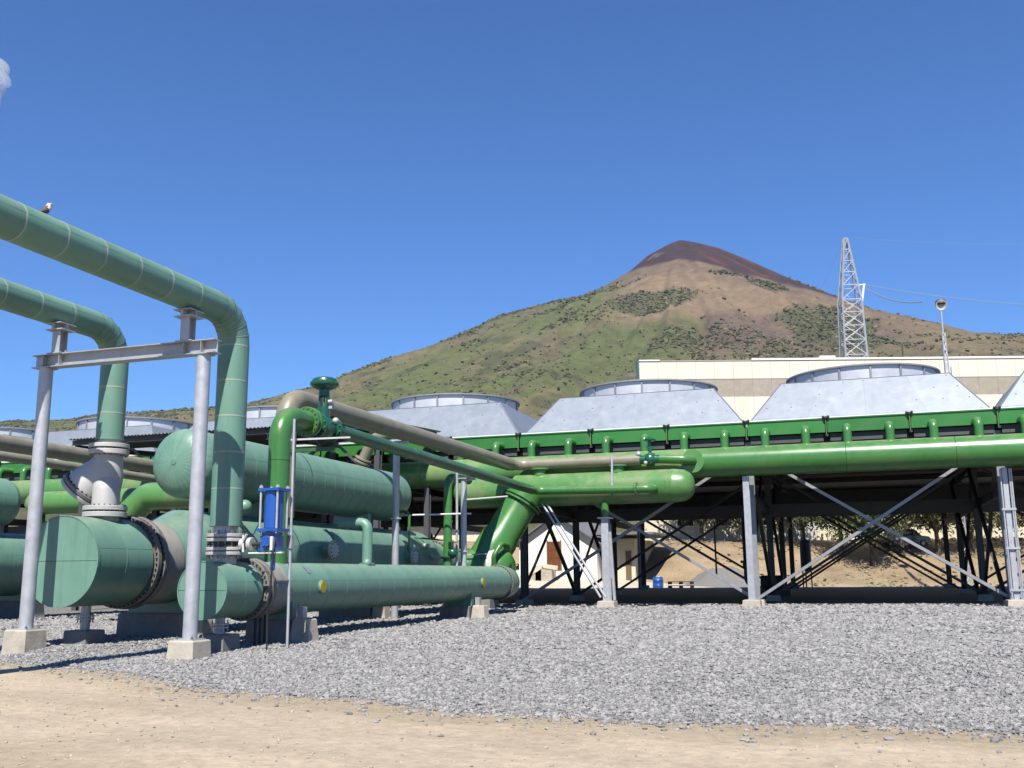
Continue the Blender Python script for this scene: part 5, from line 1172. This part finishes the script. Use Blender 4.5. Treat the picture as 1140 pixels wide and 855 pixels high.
# ================================================================== TREES
def tree(name, x, y, h, cr, label, leafm='leaf', nclump=46, seedv=0, lean=0, group='trees on the dirt bank'):
    rs = random.Random(seedv); z0 = gzz(x, y) - .1
    t = thing(name, (x, y, z0), label, 'tree', group)
    b = MB(); fork = h * rs.uniform(.22, .32)
    tip = V((x + lean, y, z0 + fork)); b.sweep([(x, y, z0), lerp((x, y, z0), tip, .5) + V((rs.uniform(-.1, .1), 0, 0)), tip], [h * .035, h * .028, h * .024], 10, False)
    ends = []
    for k in range(6):
        a = k * 1.047 + rs.uniform(-.3, .3); e = tip + V((math.cos(a) * cr * rs.uniform(.4, .75), math.sin(a) * cr * rs.uniform(.4, .75), (h - fork) * rs.uniform(.35, .8)))
        m_ = lerp(tip, e, .5) + V((0, 0, rs.uniform(.1, .5))); b.sweep([tip, m_, e], [h * .02, h * .013, h * .005], 7, False); ends += [m_, e]
        for q in range(2):
            e2 = e + V((rs.uniform(-1, 1), rs.uniform(-1, 1), rs.uniform(-.4, .8))) * cr * .35; b.sweep([m_, lerp(m_, e2, .6), e2], [h * .009, h * .006, h * .003], 6, False); ends.append(e2)
    b.build('trunk', 'bark', t)
    rg = np.random.default_rng(seedv); vv, ff = [], []
    cl = []
    for k in range(nclump):
        if k < len(ends): c = np.array(ends[k])
        else:
            a = rg.random() * 6.283; r_ = cr * rg.random() ** .5; c = np.array([x + lean + r_ * math.cos(a), y + r_ * math.sin(a), z0 + fork + (h - fork) * (.16 + .78 * rg.random()) * (1.05 - .45 * (r_ / cr) ** 2)])
        cl.append(c)
    for c in cl:
        m_ = 120; s_ = cr * .24 * (.6 + .7 * rg.random()); P = c + rg.normal(size=(m_, 3)) * s_ * np.array([1, 1, .62])
        L = .13 + .12 * rg.random(m_); d1 = rg.normal(size=(m_, 3)); d1[:, 2] -= 1.1; d1 /= np.linalg.norm(d1, axis=1)[:, None]; d2 = np.cross(d1, rg.normal(size=(m_, 3))); d2 /= np.linalg.norm(d2, axis=1)[:, None]
        q = np.stack([P - d1 * L[:, None], P + d2 * L[:, None] * .42, P + d1 * L[:, None], P - d2 * L[:, None] * .42], 1); vv.append(q.reshape(-1, 3))
    vv = np.concatenate(vv); ff = np.arange(len(vv)).reshape(-1, 4)
    o = big_mesh('crown', vv - np.array([x, y, z0]), ff, leafm); o.parent = t
    return t
tl = [(-14.3, 103, 6.6, 3.4, 'leafy tree nearest the grey lamp pole on the bank', 'leaf'), (-9.2, 103, 6.6, 3.2, 'small leafy tree behind the black pipe hoop', 'leaf'), (-4.6, 104, 6.8, 3.2, 'small tree against the power house left of the black tank', 'leaf'),
      (-1.0, 101, 7.6, 3.6, 'spreading tree above the black tank', 'leaf'), (1.6, 99.5, 6.6, 3.0, 'low dark spreading tree behind the middle of the crossing braces', 'leaf'), (4.4, 102.5, 8.2, 3.8, 'tall tree with drooping leaves just right of where the braces cross', 'leaf_dry'),
      (7.6, 104, 7.8, 3.4, 'tree with drooping yellow-green leaves left of the dark right-hand columns', 'leaf_dry'), (10.8, 106, 7.8, 3.6, 'tree standing between the dark right-hand columns', 'leaf_dry'), (14.2, 107, 7.8, 3.6, 'tree just left of the strapped stanchion', 'leaf_dry'), (18.2, 108, 7.8, 4.0, 'tree at the right edge behind the strapped stanchion', 'leaf_dry')]
for i, (x, y, h, cr, lb, lm) in enumerate(tl): tree('broadleaf_tree', x, y, h, cr, lb, lm, 42, 100 + i, 0)

cc_ = dpt(38.0, 99.0); cz_ = gzz(cc_.x, cc_.y); ca_ = yaw + R(8); cex = V((math.cos(ca_), math.sin(ca_), 0)); cey = V((-math.sin(ca_), math.cos(ca_), 0))
mat('car_paint', (.03, .045, .12), .25, coat=.5, var=.05)
t = thing('parked_car', (cc_.x, cc_.y, cz_), 'dark blue car parked in the tree shade on the bank behind the crossing braces', 'car')
def cpt(a, b_, z): return V((cc_.x, cc_.y, cz_)) + cex * a + cey * b_ + V((0, 0, z))
prof_ = [(-2.25, .45), (-2.3, .85), (-2.2, 1.0), (-1.75, 1.05), (-1.35, 1.62), (-1.1, 1.70), (.55, 1.70), (.85, 1.62), (1.35, 1.08), (2.1, .98), (2.3, .8), (2.28, .45)]
b = MB(); NP_ = len(prof_)
for sgn, inset in ((-1, 0), (1, 0)):
    for (a, z_) in prof_: b.v.append(cpt(a, sgn * (.86 - (.14 if z_ > 1.2 else 0)), z_))
b.face(*range(NP_)); b.face(*range(2 * NP_ - 1, NP_ - 1, -1))
for k in range(NP_): k2 = (k + 1) % NP_; b.face(k, NP_ + k, NP_ + k2, k2)
b.build('body', 'car_paint', t, smooth=0)
for (a0, a1) in ((-1.35, -.45), (-.38, .45), (.5, .95)):
    b = MB(); b.box(cpt((a0 + a1) / 2, -.80, 1.36), (a1 - a0, .05, .42), axes=(cex, cey, ZA)); b.build('window', 'glass', t, smooth=0)
for a in (-1.45, 1.45):
    for sgn in (-1, 1):
        b = MB(); b.cyl(cpt(a, sgn * .72, .33), cpt(a, sgn * .9, .33), .33, seg=18, ch=.04); w_ = b.build('wheel', 'rubber', t)
        b = MB(); b.cyl(cpt(a, sgn * .88, .33), cpt(a, sgn * .915, .33), .19, seg=12); b.build('rim', 'silver', w_)
for sgn in (-1, 1): b = MB(); b.box(cpt(2.27, sgn * .62, .78), (.08, .3, .14), axes=(cex, cey, ZA)); b.build('headlight', 'lamp', t, smooth=0)

# ================================================================== CLOUD
b = MB(); c0 = V((-2965, 2758, 1890))
for (dx, dz, r_) in ((-60, 0, 70), (-20, 20, 42), (-5, -5, 34), (12, -22, 16), (-30, -60, 40), (-28, -110, 26), (-40, -150, 30)):
    p = c0 + R0 * dx * 1.35 + V((0, 0, dz * 1.35)); b.sph(tuple(p), r_ * 1.35, (1, 1, 1), 20, 12)
for i, v_ in enumerate(b.v):
    q = v_ * .02; b.v[i] = v_ + V((math.sin(q.z * 3 + q.x), math.sin(q.x * 3.1), math.sin(q.x * 2.3 + q.z * 2))) * 7
m = bpy.data.materials.new('cloud'); m.use_nodes = True; n = m.node_tree; n.nodes.clear(); MT['cloud'] = m
vo = n.nodes.new('ShaderNodeVolumePrincipled'); vo.inputs['Density'].default_value = .016; vo.inputs['Color'].default_value = (1, 1, 1, 1); vo.inputs['Anisotropy'].default_value = -.32
om = n.nodes.new('ShaderNodeOutputMaterial'); n.links.new(vo.outputs[0], om.inputs['Volume'])
o = b.build('cloud', 'cloud'); tag(o, 'small white wisp of cloud at the upper left edge', 'cloud')

# ================================================================== HAZE
b = MB(); b.box((0, 2600, 690), (17600, 10800, 1400)); 
m = bpy.data.materials.new('haze'); m.use_nodes = True; n = m.node_tree; n.nodes.clear(); MT['haze'] = m
vo = n.nodes.new('ShaderNodeVolumePrincipled'); vo.inputs['Density'].default_value = 1.5e-5; vo.inputs['Color'].default_value = (.45, .70, 1, 1); vo.inputs['Anisotropy'].default_value = .0
om = n.nodes.new('ShaderNodeOutputMaterial'); n.links.new(vo.outputs[0], om.inputs['Volume'])
o = b.build('haze', 'haze', smooth=0); o['kind'] = 'stuff'
